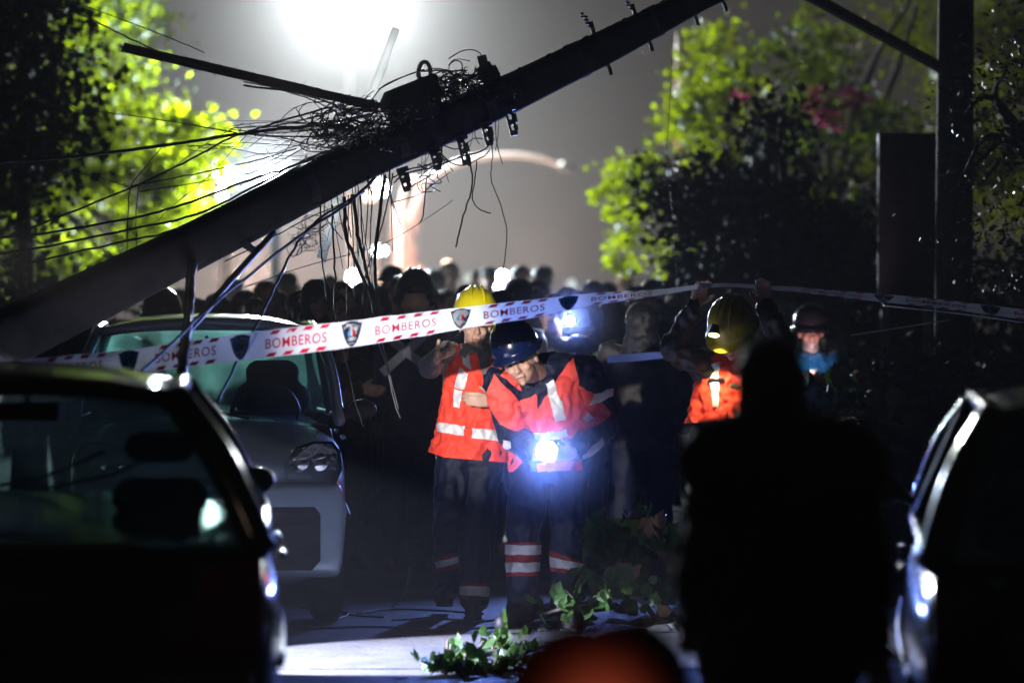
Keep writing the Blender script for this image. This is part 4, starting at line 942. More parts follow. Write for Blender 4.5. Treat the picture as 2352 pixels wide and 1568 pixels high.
# ---- man holding up the tape
D = 19.5; Dp = lambda x, y, dd=0.0: at(x, y, D+dd)
rd = root_at(at(1670, 1000, D).x, D, 'firefighter in dimmer yellow helmet holding the tape up with both arms')
J = dict(shL=Dp(1632, 852, .05), shR=Dp(1748, 852, .1), elL=Dp(1545, 800, -.02), elR=Dp(1798, 785, .0), wrL=Dp(1598, 700, -.05), wrR=Dp(1757, 700, 0),
         hipL=Dp(1650, 1060), hipR=Dp(1725, 1060), knL=Dp(1645, 1200, -.05), knR=Dp(1735, 1200, -.05), anL=Dp(1640, 1350, .1), anR=Dp(1740, 1350, .1))
for s in 'LR': J['an'+s].z = .12
hD = Dp(1684, 762, -.05); RD = frame((-.35, -.75, -.6), (-.2, -.6, .8))
b_, j_, t_ = clothed(rd, J, hD, RD, M['black'], M['navy'], 17, .009, 1.0, .02, hands={'L': (V((.25, -.1, .95)), V((.3, -.9, 0)), V((1, 0, 0)), .7), 'R': (V((-.1, -.1, .95)), V((0, -.9, 0)), V((-1, 0, 0)), .7)}, bodyvox=.007)
helmet(rd, hD+RD @ V((0, 0, .03)), RD, M['yellow_dim'], 1.03, .018)
mb = MB(); loft(mb, [(Dp(1664, 990, .05), .205, .15), (Dp(1668, 950, .05), .19, .145), (Dp(1680, 880, .06), .175, .14), (Dp(1688, 845, .07), .17, .12), (Dp(1690, 822, .07), .12, .09)])
vm = cut(mb.remesh('vest', .008, 3, .022, 12, 44, .6), [camplane((1600, 970), (1650, 966), (1660, 850)), camplane((1650, 966), (1760, 955), (1660, 850))], 0, 'vest'); ve = link('vest', vm, M['red'], rd)
sew(rd, ve, [(1634, 835), (1655, 833), (1651, 876), (1632, 876)], M['refl'], .007); sew(rd, ve, [(1632, 880), (1652, 879), (1652, 936), (1637, 936)], M['refl'], .007)
sew(rd, ve, [(1606, 970), (1618, 952), (1670, 935), (1664, 962)], M['red'], .02, 'pocket_flap'); sew(rd, ve, [(1628, 874), (1666, 871), (1666, 877), (1628, 880)], M['navy'], .013, 'pocket_edge')
sew(rd, j_, [(1610, 992), (1632, 984), (1634, 1002), (1612, 1006)], M['red'], .006, 'red_patch')
HL2 = Dp(1640, 768, -.26); headlamp(rd, HL2, (-.12, -.35, -1), M['ylamp'])
lamp('SPOT', HL2+V((-.005, -.012, -.02)), 26, (1, .82, .4), .015, aim=Dp(1662, 925, -.1), angle=62, blend=.5)

# ---- the black figure close to the camera, seen from behind, carrying the torch that lights the firefighters
D = 9.5; Ep = lambda x, y, dd=0.0: at(x, y, D+dd)
re = root_at(at(1790, 1000, D).x, D, 'large black out of focus figure seen from behind, right of centre')
J = dict(shL=Ep(1660, 1065), shR=Ep(1930, 1065), elL=Ep(1612, 1300, .05), elR=Ep(1985, 1300), wrL=Ep(1600, 1420, .35), wrR=Ep(2010, 1480, .2), hipL=Ep(1720, 1500), hipR=Ep(1880, 1500), knL=Ep(1710, 1850), knR=Ep(1890, 1850), anL=Ep(1700, 2150), anR=Ep(1900, 2150))
for s in 'LR': J['an'+s].z = .12
for k_ in ('knL', 'knR'): J[k_].z = .5
hE = Ep(1772, 880); RE = frame((-.1, 1, -.1), (0, 0, 1))
b_, j_, t_ = clothed(re, J, hE, RE, M['black'], M['black'], 27, .013, 1.0)
mb = MB(); mb.ball(hE+V((0, -.01, .0)), (.092, .11, .118)); mb.cap(hE+V((0, -.02, -.07)), Ep(1790, 1030), .088, .12); mb.cap(Ep(1670, 1070), Ep(1930, 1070), .13); link('hood', mb.remesh('hood', .012, 3, .012, 9, 3), M['black'], re)
TE = Ep(1600, 1400, .45); te = empty('hand_torch', TE, 'torch carried low by the black foreground figure', 'torch')
aimA = at(1290, 1290, 20); zt = (aimA-TE).normalized(); Rt = zt.to_track_quat('Z', 'Y').to_matrix()
mb = MB(); mb.lathe([(.016, -.17), (.018, -.05), (.03, -.01), (.03, .0)], TE, Rt, 16); mb.build('barrel', M['trim'], te, True)
mb = MB(); mb.lathe([(.001, -.006), (.027, -.005), (.027, -.002), (.001, -.001)], TE, Rt, 16); mb.build('lens', M['dimw'], te, True)
lamp('SPOT', TE+zt*.03, 170, (1, .93, .85), .02, aim=at(1290, 1290, 20), angle=8.5, blend=1)

# ---- man with the pink lit face looking down, further back
D = 26.0; Fp = lambda x, y, dd=0.0: at(x, y, D+dd)
rf = root_at(at(1862, 1000, D).x, D, 'blurred man in round cap, face lit pink and chest lit blue by a phone')
J = dict(shL=Fp(1800, 830), shR=Fp(1925, 830), elL=Fp(1795, 910), elR=Fp(1935, 910), wrL=Fp(1850, 870, -.28), wrR=Fp(1895, 875, -.28), hipL=Fp(1835, 990), hipR=Fp(1890, 990), knL=Fp(1835, 1100), knR=Fp(1890, 1100), anL=Fp(1835, 1230), anR=Fp(1890, 1230))
for s in 'LR': J['an'+s].z = .12
hF = Fp(1862, 760); RF = frame((0, -1, -.1), (0, -.1, 1))
b_, j_, t_ = clothed(rf, J, hF, RF, mat('blue_cloth', (.05, .12, .2), .8), M['black'], 37, .012)
helmet(rf, hF+RF @ V((0, .0, .03)), RF, M['dhelm'], 1.0, .03, False, 'cap')
ph = empty('phone', Fp(1868, 866, -.36), 'phone held at the chest of the pink lit man', 'phone'); R = frame((0, -.7, -.5), (0, -.5, .8))
mb = MB(); mb.box(Fp(1868, 868, -.36), (.07, .009, .14), R); mb.bevel('case', M['trim'], ph, .003)
mb = MB(); mb.box(Fp(1868, 868, -.36)+R @ V((0, .0065, .002)), (.062, .003, .13), R); mb.build('screen', M['phone'], ph)
lamp('SPOT', Fp(1868, 858, -.5), 13, (1, .55, .6), .02, aim=hF+V((0, -.05, 0)), angle=50); lamp('SPOT', Fp(1868, 845, -.5), 10, (.2, .6, 1), .02, aim=Fp(1868, 828), angle=42, blend=.7)

# ---- blurred crouching person right in front of the camera, and a hooded one before him
D = 3.6; Gp = lambda x, y, dd=0.0: at(x, y, D+dd)
rg = root_at(at(1325, 1000, D).x, D, 'very blurred person in an orange red cap at the bottom edge')
def bust(root, hc, R, jm_, capm, seed, hood=False):
    ch = hc+V((0, .02, -.26)); J = dict(shL=ch+V((-.19, 0, 0)), shR=ch+V((.19, 0, 0)), elL=ch+V((-.25, .05, -.28)), elR=ch+V((.25, .05, -.28)), wrL=ch+V((-.15, .25, -.35)), wrR=ch+V((.15, .25, -.35)))
    z = hc.z; J.update(hipL=V((hc.x-.1, hc.y, z-.78)), hipR=V((hc.x+.1, hc.y, z-.78)), knL=V((hc.x-.12, hc.y+.12, .42)), knR=V((hc.x+.12, hc.y+.12, .42)), anL=V((hc.x-.12, hc.y-.1, .12)), anR=V((hc.x+.12, hc.y-.1, .12)))
    clothed(root, J, hc, R, jm_, M['black'], seed, .016)
    mb = MB()
    if hood: mb.ball(hc, (.11, .13, .14)); mb.cap(hc+V((0, 0, -.1)), ch, .11, .16); link('hood', mb.remesh('hood', .014, 3, .01, 9, 3), capm, root)
    else:
        mb.ball(hc+V((0, .0, .02)), (.09, .11, .105)); mb.ball(hc+V((0, .12, .015)), (.06, .07, .012)); link('cap', mb.remesh('cap', .01, 3), capm, root)
bust(rg, Gp(1325, 1690), frame((0, 1, 0), (0, 0, 1)), M['black'], M['orange'], 51)
rh = root_at(at(1440, 1000, 5.0).x, 5.0, 'blurred dark hooded person in front of the fallen branches'); bust(rh, at(1440, 1645, 5.0), frame((0, 1, 0), (0, 0, 1)), M['brown'], M['brown'], 61, True)
lamp('SPOT', (.9, .2, 2.4), 230, (1, .8, .7), .02, aim=Gp(1322, 1700), angle=1.9, blend=1)  # unseen narrow spot added to brighten the orange cap
# ------------------------------------------------------------------ the crowd
CROWD = []
def crowd_proto(kind, pose, k):
    H = 1.72; root = bpy.data.objects.new('person', None); C.objects.link(root); root.location = (0, 0, 0)
    sx = .19; J = dict(shL=V((-sx, 0, 1.40)), shR=V((sx, 0, 1.40)), elL=V((-.26, .03, 1.12)), elR=V((.26, .03, 1.12)), wrL=V((-.24, -.12, .9)), wrR=V((.24, -.1, .9)), hipL=V((-.09, 0, .9)), hipR=V((.09, 0, .9)), knL=V((-.1, -.03, .5)), knR=V((.12, .0, .5)), anL=V((-.11, .02, .12)), anR=V((.14, .02, .12)))
    if pose == 1: J['elR'] = V((.3, -.1, 1.16)); J['wrR'] = V((.12, -.3, 1.25))
    if pose == 2: J['wrL'] = V((.05, -.22, 1.12)); J['wrR'] = V((-.05, -.24, 1.08)); J['elL'] = V((-.25, -.05, 1.14)); J['elR'] = V((.25, -.05, 1.14))
    hc = V((.0, -.01, 1.60)); R = frame((0, -1, (-.2, 0, -.1)[pose]), (0, 0, 1))
    clothed(root, J, hc, R, M[('black', 'navy', 'brown', 'olive')[k % 4]], M[('navy', 'black')[k % 2]], 70+k, .02, 1.0, .012, faces=(kind == 'bare'), bodyvox=.014)
    if kind == 'helmet': helmet(root, hc+V((0, 0, .03)), R, M['dhelm'], 1.05, .02)
    elif kind == 'bare': mb = MB(); mb.ball(hc+R @ V((0, .022, .026)), (.084, .098, .098), R); mb.ball(hc+R @ V((0, .05, -.03)), (.07, .06, .07), R); link('hair', mb.remesh('hair', .012, 2, .01, 30, 3), M['hair'], root)
    elif kind == 'hood': mb = MB(); mb.ball(hc+R @ V((0, .02, .012)), (.1, .115, .12), R); mb.cap(hc+V((0, .02, -.06)), V((0, .02, 1.42)), .09, .13); link('hood', mb.remesh('hood', .014, 3, .012, 14, 3), M['black'], root)
    elif kind == 'cap': mb = MB(); mb.ball(hc+R @ V((0, .01, .045)), (.086, .105, .075), R); mb.ball(hc+R @ V((0, -.11, .04)), (.06, .06, .012), R); link('cap', mb.remesh('cap', .01, 2), M['black'], root)
    return root
PRO = {}
TOPZ = dict(helmet=1.80, bare=1.724, hood=1.735, cap=1.72); WID = dict(helmet=.268, bare=.178, hood=.205, cap=.18)
def crowd(px, top, w_, kind, pose, label, yaw=None):
    top -= 7; w_ *= 1.1 if w_ < 90 else 1
    key = (kind, pose, len(CROWD) % 2); first = key not in PRO
    if first: PRO[key] = crowd_proto(kind, pose, len(PRO))
    src = PRO[key]; d = FPX*WID[kind]/w_; p = at(px, top, d); s = p.z/TOPZ[kind]; d = FPX*WID[kind]*s/w_; p = at(px, top, d); s = p.z/TOPZ[kind]
    if first: r = src
    else:
        r = src.copy(); C.objects.link(r)
        for ch in list(src.children):
            c = ch.copy(); C.objects.link(c); c.parent = r
            for g_ in ch.children: q = g_.copy(); C.objects.link(q); q.parent = c
    CROWD.append((r, (p.x, p.y, 0), (s*random.uniform(.96, 1.1), s, s), math.radians(random.uniform(-40, 40) if yaw is None else yaw)))
    tag(r, label, 'person', 'silhouetted crowd behind the tape'); return r
crowd(611, 651, 52, 'bare', 0, 'silhouetted head leftmost of the cluster right of the stay cables')
crowd(658, 629, 46, 'cap', 1, 'tallest silhouetted head of the cluster over the silver car roof')
crowd(672, 652, 38, 'bare', 2, 'small silhouetted head peeping between two larger ones over the car')
crowd(640, 675, 56, 'hood', 0, 'round silhouetted head lowest over the car roof right end')
crowd(727, 645, 72, 'hood', 1, 'big hooded silhouette just left of the upright cables')
crowd(757, 638, 44, 'bare', 0, 'head half hidden behind the big hooded silhouette')
crowd(802, 664, 62, 'hood', 2, 'hooded silhouette directly under the lamp between the cables')
crowd(856, 655, 50, 'bare', 1, 'blurred head behind the thick hanging cables')
crowd(901, 615, 52, 'cap', 0, 'tall silhouetted head left of the large dark helmet')
XM = crowd(953, 623, 103, 'helmet', 0, 'large dark helmeted firefighter wearing a white X on his jacket', yaw=180)
crowd(998, 622, 46, 'hood', 0, 'head directly right behind the large dark helmet')
crowd(1033, 607, 40, 'bare', 2, 'purple lit head with cream lamp above it')
crowd(1025, 671, 46, 'bare', 1, 'low head between the large dark helmet and the yellow helmet')
crowd(1122, 618, 40, 'cap', 2, 'tilted head left of the bright lamp pair')
crowd(1100, 625, 38, 'bare', 0, 'faint far head above the yellow helmet')
crowd(1197, 616, 42, 'bare', 0, 'dark head upper left of the pair right of the bright lamps')
crowd(1248, 616, 43, 'cap', 0, 'dark head standing alone against the grey haze')
crowd(1191, 644, 62, 'hood', 1, 'rounded hood with a pale rim below the two dark heads')
crowd(1235, 650, 50, 'bare', 2, 'dark shoulder and head under the lone head in the haze')
crowd(1362, 651, 50, 'bare', 1, 'dark head just above the tape lettering on the right')
crowd(1437, 633, 34, 'bare', 0, 'small far head under the ragged green leaves')
crowd(1501, 646, 56, 'hood', 2, 'hooded head above the tape near the raised hands')
crowd(1407, 690, 60, 'hood', 1, 'blurred hood just beneath the right part of the tape', yaw=170)
crowd(1548, 640, 42, 'bare', 1, 'far head left of the raised hand')
crowd(1475, 700, 66, 'hood', 0, 'dark figure beneath the tape between headlamp and raised elbow', yaw=170)
crowd(1350, 700, 62, 'hood', 0, 'dark hooded figure right behind the headlamp')
crowd(500, 684, 74, 'helmet', 2, 'white rimmed helmet under the pole beside the stay cables')
crowd(372, 668, 84, 'helmet', 1, 'helmeted silhouette wedged beneath the fallen pole')
crowd(535, 640, 40, 'bare', 1, 'dim head left of the hanging stay in front of the pink glow')
crowd(455, 690, 60, 'hood', 0, 'dark hooded figure behind the thick strap')
crowd(1075, 660, 58, 'bare', 2, 'dark head hidden behind the yellow helmet')
crowd(700, 700, 56, 'bare', 0, 'dark figure standing behind the silver car bonnet')
crowd(1270, 680, 60, 'bare', 1, 'dark head left of the blazing headlamp')
crowd(110, 640, 50, 'bare', 0, 'dim standing figure behind the pole foot at left')
crowd(45, 625, 46, 'hood', 2, 'dim hooded figure at the far left edge')
crowd(210, 660, 52, 'cap', 1, 'dim capped figure behind the pole at left')
for a in ((785, 652, 56, 'bare', 0, 'dark head directly left of the lamp between the cables'), (835, 652, 54, 'cap', 2, 'dark head directly right of the lamp between the cables'), (872, 662, 57, 'hood', 1, 'hood behind the single heavy cable'),
          (562, 672, 60, 'hood', 2, 'dark hood at the left end of the head cluster over the car roof'), (690, 672, 58, 'bare', 1, 'head between the small peeping head and the big hood'), (770, 676, 60, 'bare', 2, 'head filling the gap right of the big hooded silhouette'),
          (975, 655, 56, 'bare', 1, 'head behind the brim of the large dark helmet'), (1150, 672, 62, 'cap', 0, 'capped head beneath the bright lamp pair'), (1302, 665, 52, 'bare', 2, 'head directly above the blazing headlamp'),
          (1332, 672, 56, 'hood', 1, 'hood touching the tape right of the headlamp'), (1396, 655, 44, 'bare', 0, 'far head over the tape between two larger ones'), (1465, 662, 50, 'cap', 1, 'capped head left of the hood near the raised hands'),
          (1590, 655, 46, 'bare', 2, 'far head behind the raised left hand'), (1225, 668, 56, 'hood', 0, 'low hood right of the yellow helmet behind the tape'), (920, 640, 54, 'bare', 0, 'head behind the left side of the large dark helmet'), (415, 672, 62, 'helmet', 0, 'helmet half hidden by the thick strap'), (586, 690, 54, 'bare', 2, 'dark head just over the car roof between stay cable and hood')):
    crowd(*a)
for r, loc, s, yaw in CROWD:
    r.location = loc; r.scale = s; r.rotation_euler = (0, 0, yaw)
# white cross on the jacket of the large helmeted man
xp = at(935, 800, (XM.location.y-.0)); dX = XM.location.y-.24
mb = MB()
for (a, b) in (((884, 768), (985, 848)), ((985, 760), (878, 856))):
    p, q = at(*a, dX), at(*b, dX); n_ = 7; pts = [p.lerp(q, i/n_)+V((0, abs(i/n_-.5)**2*.25, 0)) for i in range(n_+1)]
    for i in range(n_): mb.beam(pts[i], pts[i+1], .055, .012, up=(0, 1, 0))
bpy.context.view_layer.update()
o = link('reflective_cross', mb.mesh('reflective_cross'), M['refl']); o.parent = XM; o.matrix_parent_inverse = XM.matrix_world.inverted()
lamp('SPOT', (TE.x, TE.y+.1, TE.z+.05), 420, (1, .96, .9), .02, aim=at(935, 805, dX), angle=4, blend=.8)  # second spot beside the torch, added to brighten the cross

# ------------------------------------------------------------------ barrier tape
def make_tape(rows, label, words, shields, s=1.0, dull=False):
    """rows: (column, top row, bottom row, distance); words and shields: columns of their centres"""
    xs = [r[0] for r in rows]; f = lambda x, k: float(np.interp(x, xs, [r[k] for r in rows]))
    n_ = int((xs[-1]-xs[0])/10); X = np.linspace(xs[0], xs[-1], n_)
    def sm(x, k): return (f(x-25, k)+2*f(x, k)+f(x+25, k))/4
    def pt(x, v):                # v from -1 bottom to 1 top
        d = sm(x, 3); a = at(x, sm(x, 1), d); b = at(x, sm(x, 2), d); p = a.lerp(b, (1-v)/2); p.y += .006*math.sin(x*.045)*v+.004*math.sin(x*.02)+.008*noise.noise((x*.03, v*.8, 1.7))+.004*noise.noise((x*.11+v*1.5, v, 5)); p.z += .003*noise.noise((x*.02, v, 9)); return p
    mb = MB(); vs = []; K = 6
    for x in X:
        for k in range(K+1): vs.append(pt(x, -1+2*k/K))
    fs = [(i*(K+1)+k, (i+1)*(K+1)+k, (i+1)*(K+1)+k+1, i*(K+1)+k+1) for i in range(n_-1) for k in range(K)]
    mb.add(vs, fs); root = mb.build('barrier_tape', M['tape_unlit' if dull else 'tape'], None, True); tag(root, label, 'barrier tape', 'barrier tape')
    def flat(name, verts, faces, m, parent, off):   # (metres-like picture units x, v) laid on the tape
        P = [pt(x, v)+V((0, -off, 0)) for (x, v) in verts]; me = bpy.data.meshes.new(name); me.from_pydata([tuple(p) for p in P], [], faces); me.update(); return link(name, me, m, parent)
    def text(body, cx, cv, wpx, hv, m, parent, off=.003, arc=0, bold=.02):
        cu = bpy.data.curves.new('t', 'FONT'); cu.body = body; cu.offset = bold; cu.align_x = 'CENTER'; cu.size = 1; cu.space_character = 1.1; cu.resolution_u = 3
        to = bpy.data.objects.new('t', cu); C.objects.link(to); dg = bpy.context.evaluated_depsgraph_get(); dg.update(); me = bpy.data.meshes.new_from_object(to.evaluated_get(dg)); bpy.data.objects.remove(to)
        co = [v.co.copy() for v in me.vertices]; x0 = min(c.x for c in co); x1 = max(c.x for c in co); y0 = min(c.y for c in co); y1 = max(c.y for c in co); out = []
        for c in co:
            u = (c.x-(x0+x1)/2)/(x1-x0); vv = (c.y-y0)/(y1-y0)-.5; out.append((cx+u*wpx, cv+vv*hv-arc*(u*2)**2))
        return flat('lettering', out, [tuple(p.vertices) for p in me.polygons], m, parent, off)
    for cx in words:
        text('BOMBEROS', cx, .0, 140, .72, M['tape_red'], root, .003, bold=.007)
        for tv in (-.8, .8):
            for k in range(4):
                x0 = cx-66+k*38; sk_ = 4
                if tv > 0: x0 += 9
                flat('red_block', [(x0-sk_, tv-.14), (x0+19-sk_, tv-.14), (x0+19+sk_, tv+.14), (x0+sk_, tv+.14)], [(0, 1, 2, 3)], M['tape_red'], root, .003)
    for cx in shields:
        ol = [(-.92, .55), (-1.0, .82), (-.8, .8), (-.4, .95), (0, .99), (.4, .95), (.8, .8), (1.0, .82), (.92, .55), (.8, .05), (.62, -.4), (.4, -.75), (.15, -.95), (0, -.99), (-.15, -.95), (-.4, -.75), (-.62, -.4), (-.8, .05)]
        e = flat('emblem', [(cx+x*24, y*.97) for x, y in ol], [tuple(range(len(ol)))[::-1]], M['tape_navy'], root, .003)
        text('BOMBEROS', cx, .66, 36, .2, M['tape'], e, .005, arc=.18, bold=.01); text('CHILE', cx, -.70, 15, .15, M['tape'], e, .005, bold=.01)
        # flame, blue star field, and white ring of a wheel
        flat('flame', [(cx-1, -.2), (cx+8, -.15), (cx+9, .12), (cx+5, .3), (cx+4, .48), (cx+1, .2)], [(0, 1, 2, 3, 4, 5)], M['tape_red'], e, .005)
        flat('flame', [(cx-2, -.2), (cx-9, -.12), (cx-10, .1), (cx-5, .3), (cx-2, .55), (cx, .2)], [(0, 1, 2, 3, 4, 5)], M['tape_lblue'], e, .005)
        flat('flame', [(cx-2, -.15), (cx+2, -.15), (cx+2, .2), (cx-1, .42), (cx-3, .15)], [(0, 1, 2, 3, 4)], M['tape'], e, .006)
        for q in (-5, 0, 5):
            ring = [(cx+q+math.cos(a)*r*5.2, -.36+math.sin(a)*r*.13) for r in (1, .62) for a in np.linspace(0, 6.283, 12, endpoint=False)]
            flat('badge_ring', ring, [(k, (k+1) % 12, (k+1) % 12+12, k+12) for k in range(12)], M['tape'], e, .005+.0004*q/5)
    return root
make_tape([(-160, 838, 905, 16.6), (0, 829, 885, 16.8), (68, 824, 882, 16.9), (300, 803, 860, 17.2), (444, 781, 841, 17.4), (564, 765, 826, 17.5), (697, 748, 812, 17.6), (803, 737, 798, 17.7), (922, 722, 779, 17.8), (1039, 709, 759, 17.9), (1113, 700, 746, 18), (1222, 688, 731, 18.2), (1350, 674, 702, 18.5), (1450, 668, 689, 18.8), (1550, 661, 672, 19.1), (1612, 652, 662, 19.35)],
          'long white fire brigade tape sloping down to the left, brightly lit', [-92, 167, 426, 680, 932, 1181, 1428], [35, 296, 552, 808, 1058, 1306])
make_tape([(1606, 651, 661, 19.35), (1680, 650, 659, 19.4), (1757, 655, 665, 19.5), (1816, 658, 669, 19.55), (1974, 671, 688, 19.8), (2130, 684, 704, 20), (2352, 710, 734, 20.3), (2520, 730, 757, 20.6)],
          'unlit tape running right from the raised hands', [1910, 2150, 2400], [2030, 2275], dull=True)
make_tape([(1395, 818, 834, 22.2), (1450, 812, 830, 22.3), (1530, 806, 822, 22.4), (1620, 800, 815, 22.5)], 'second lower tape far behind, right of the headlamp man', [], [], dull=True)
make_tape([(1205, 752, 766, 24.8), (1262, 757, 771, 24.8)], 'short piece of tape beside the headlamp', [], [])
for pts, lb, wp in (([(2030, 702, 20.5), (2200, 720, 20.6), (2360, 742, 20.7), (2500, 762, 20.8)], 'thin twisted tape edge sloping down at the right edge', 4.5), ([(1955, 770, 23), (2070, 752, 23), (2180, 735, 23)], 'thin twisted tape rising right of the pink faced man', 4)):
    mb = MB(); P = crv([at(*p) for p in pts], 8); mb.tube(P, wp*20/FPX/2, 4); tag(mb.build('twisted_tape', M['tape'], None, True), lb, 'barrier tape')
# lamp on the yellow helmet that shines through the tape
TL = at(1062, 730, 20.05); headlamp(ra, TL, (0, -1, 0), M['ylamp']); lamp('SPOT', TL+V((0, -.03, 0)), 1000, (.9, .97, 1), .015, aim=TL+V((-.15, -3, -.02)), angle=20, blend=1)
# ------------------------------------------------------------------ cars
def car(loc, yaw, W, H, L, paint, label, zb=.92, zh=.86, nose=.95, tail=.12, wb=None, gwin=('glass', 'glass', 'glass'), group='cars', face='front', lampemit=None, roofw=.76, plate=True, folded=False):
    """local frame: x right, y forward (bonnet towards +y), origin on the ground under the middle"""
    root = empty('parked_car', (0, 0, 0), label, 'car', group); hw = W/2; hl = L/2
    yw0 = hl-nose; yw1 = hl-nose-.62                     # foot and head of the windscreen
    yr0 = -hl+tail; yr1 = -hl+tail+.28                   # foot and head of the rear window
    zt = H
    # hull: rounded sections along the length
    st = [(-hl, .80, .42, zb-.22), (-hl+.04, .90, .32, zb-.1), (-hl+.16, .965, .26, zb-.02), (-hl+.5, 1, .22, zb), (-.3, 1, .2, zb), (yw0-.25, 1, .2, zb), (yw0, .985, .2, zb-.0), (yw0+.3, .965, .2, zb-.05+(zh-zb)*.3), (hl-.4, .97, .21, zh-.02), (hl-.18, .955, .24, zh-.05), (hl-.05, .91, .3, zh-.11), (hl, .80, .40, zh-.2)]
    mb = MB(); seg = 28; vs = []
    for (y, wf, z0, z1) in st:
        cz = (z0+z1)/2; hz_ = (z1-z0)/2
        for k in range(seg):
            a = 2*math.pi*(k+.5)/seg; cx, cz_ = math.cos(a), math.sin(a); e = .42; x = math.copysign(abs(cx)**e, cx); z = math.copysign(abs(cz_)**e, cz_)
            tum = 1-.07*max(0, z)**2-.05*max(0, -z); vs.append(V((x*hw*wf*tum, y, cz+z*hz_+(.02*(1-x*x) if z > .6 else 0))))
    n_ = len(st); mb.add(vs, [(i*seg+k, i*seg+(k+1) % seg, (i+1)*seg+(k+1) % seg, (i+1)*seg+k) for i in range(n_-1) for k in range(seg)]+[tuple(range(seg))[::-1], tuple((n_-1)*seg+k for k in range(seg))])
    me = mb.mesh('body', True); hull = link('body', me, paint, root); sb = hull.modifiers.new('s', 'SUBSURF'); sb.levels = 2; sb.render_levels = 2
    bh = hw*.93; rh_ = hw*roofw
    B0 = lambda s: V((s*bh, yw0, zb-.01)); B1 = lambda s: V((s*rh_, yw1, zt-.09)); R0 = lambda s: V((s*bh*.97, yr0, zb-.03)); R1 = lambda s: V((s*rh_*.97, yr1, zt-.08))
    # roof, crowned slab
    mb = MB(); nx, ny = 10, 8; top = []; bot = []
    for j in range(ny+1):
        for i in range(nx+1):
            u = -1+2*i/nx; t_ = j/ny; y = yw1+(yr1-yw1)*t_; cr_ = (1-abs(u)**3)*.085*(1-(abs(2*t_-1))**3*.35); top.append(V((u*rh_, y, zt-.085+cr_))); bot.append(V((u*rh_*.97, y, zt-.12+cr_*.7)))
    nn = len(top); w_ = nx+1; fs = [(j*w_+i, (j+1)*w_+i, (j+1)*w_+i+1, j*w_+i+1) for j in range(ny) for i in range(nx)]; fs2 = [tuple(q+nn for q in f_[::-1]) for f_ in fs]
    rim = [i for i in range(w_)]+[j*w_+nx for j in range(1, ny+1)]+[ny*w_+i for i in range(nx-1, -1, -1)]+[j*w_ for j in range(ny-1, 0, -1)]
    mb.add(top+bot, fs+fs2+[(rim[k], rim[(k+1) % len(rim)], rim[(k+1) % len(rim)]+nn, rim[k]+nn) for k in range(len(rim))]); mb.build('roof', paint, root, True)
    for s in (-1, 1):
        for nm, pts, r in (('windscreen_pillar', [B0(s), B0(s).lerp(B1(s), .55)+V((s*.02, .03, .02)), B1(s)], .032), ('rear_pillar', [R0(s), R0(s).lerp(R1(s), .55)+V((s*.02, -.03, .02)), R1(s)], .055), ('roof_rail', [B1(s), B1(s).lerp(R1(s), .5)+V((s*.012, 0, .02)), R1(s)], .03),
                           ('door_pillar', [V((s*bh, -.05, zb)), V((s*(rh_+.02), -.12, zt-.08))], .03), ('waist_line', [B0(s), V((s*bh*1.01, 0, zb)), R0(s)], .022)):
            mb = MB(); mb.tube(crv(pts, 6), r, 8); mb.build(nm, paint if nm != 'door_pillar' else M['trim'], root, True)
    for nm, a, b in (('windscreen_frame', B1(-1), B1(1)), ('rear_frame', R1(-1), R1(1)), ('rear_sill', R0(-1), R0(1))):
        mb = MB(); mb.tube(crv([a, (a+b)/2+V((0, 0, .055 if nm != 'rear_sill' else .0)), b], 5), .024, 8); mb.build(nm, paint, root, True)
    def pane(nm, a, b, c, d_, m_, bulge=.04):
        mb = MB(); n0 = 6; vs = []
        nrm = ((b-a).cross(d_-a)).normalized()
        for j in range(n0+1):
            for i in range(n0+1):
                u, v = i/n0, j/n0; p = (a.lerp(b, u)).lerp(d_.lerp(c, u), v); vs.append(p+nrm*bulge*(1-(2*u-1)**2)*(1-(2*v-1)**2*.5))
        mb.add(vs, [(j*(n0+1)+i, j*(n0+1)+i+1, (j+1)*(n0+1)+i+1, (j+1)*(n0+1)+i) for j in range(n0) for i in range(n0)]); mb.build(nm, M[m_], root, True)
    pane('windscreen', B0(-1), B0(1), B1(1), B1(-1), gwin[0], .03); pane('rear_window', R0(1), R0(-1), R1(-1), R1(1), gwin[1], .03)
    for s in (-1, 1):
        pane('side_window', B0(s), V((s*bh, -.05, zb)), V((s*(rh_+.01), -.12, zt-.08)), B1(s), gwin[2], .0); pane('side_window', V((s*bh, -.05, zb)), R0(s), R1(s), V((s*(rh_+.01), -.12, zt-.08)), gwin[2], .0)
    # wheels
    for y in (hl-.62, -hl+.62):
        for s in (-1, 1):
            Rw = Matrix.Rotation(math.radians(90), 3, 'Y'); c = V((s*(hw-.13), y, .29)); mb = MB(); mb.lathe([(.17, -.085), (.26, -.085), (.285, -.06), (.29, 0), (.285, .06), (.26, .085), (.17, .085)], c, Rw, 28); wl = mb.build('wheel', M['rubber'], root, True)
            mb = MB(); mb.lathe([(.17, -.07), (.165, .06), (.05, .075), (.04, .09)], c, Rw, 20)
            for k in range(5): a = k*1.2566; mb.beam(c+V((s*.085, math.cos(a)*.04, math.sin(a)*.04)), c+V((s*.08, math.cos(a)*.165, math.sin(a)*.165)), .03, .012, up=(1, 0, 0))
            mb.build('rim', M['steel'], wl, True)
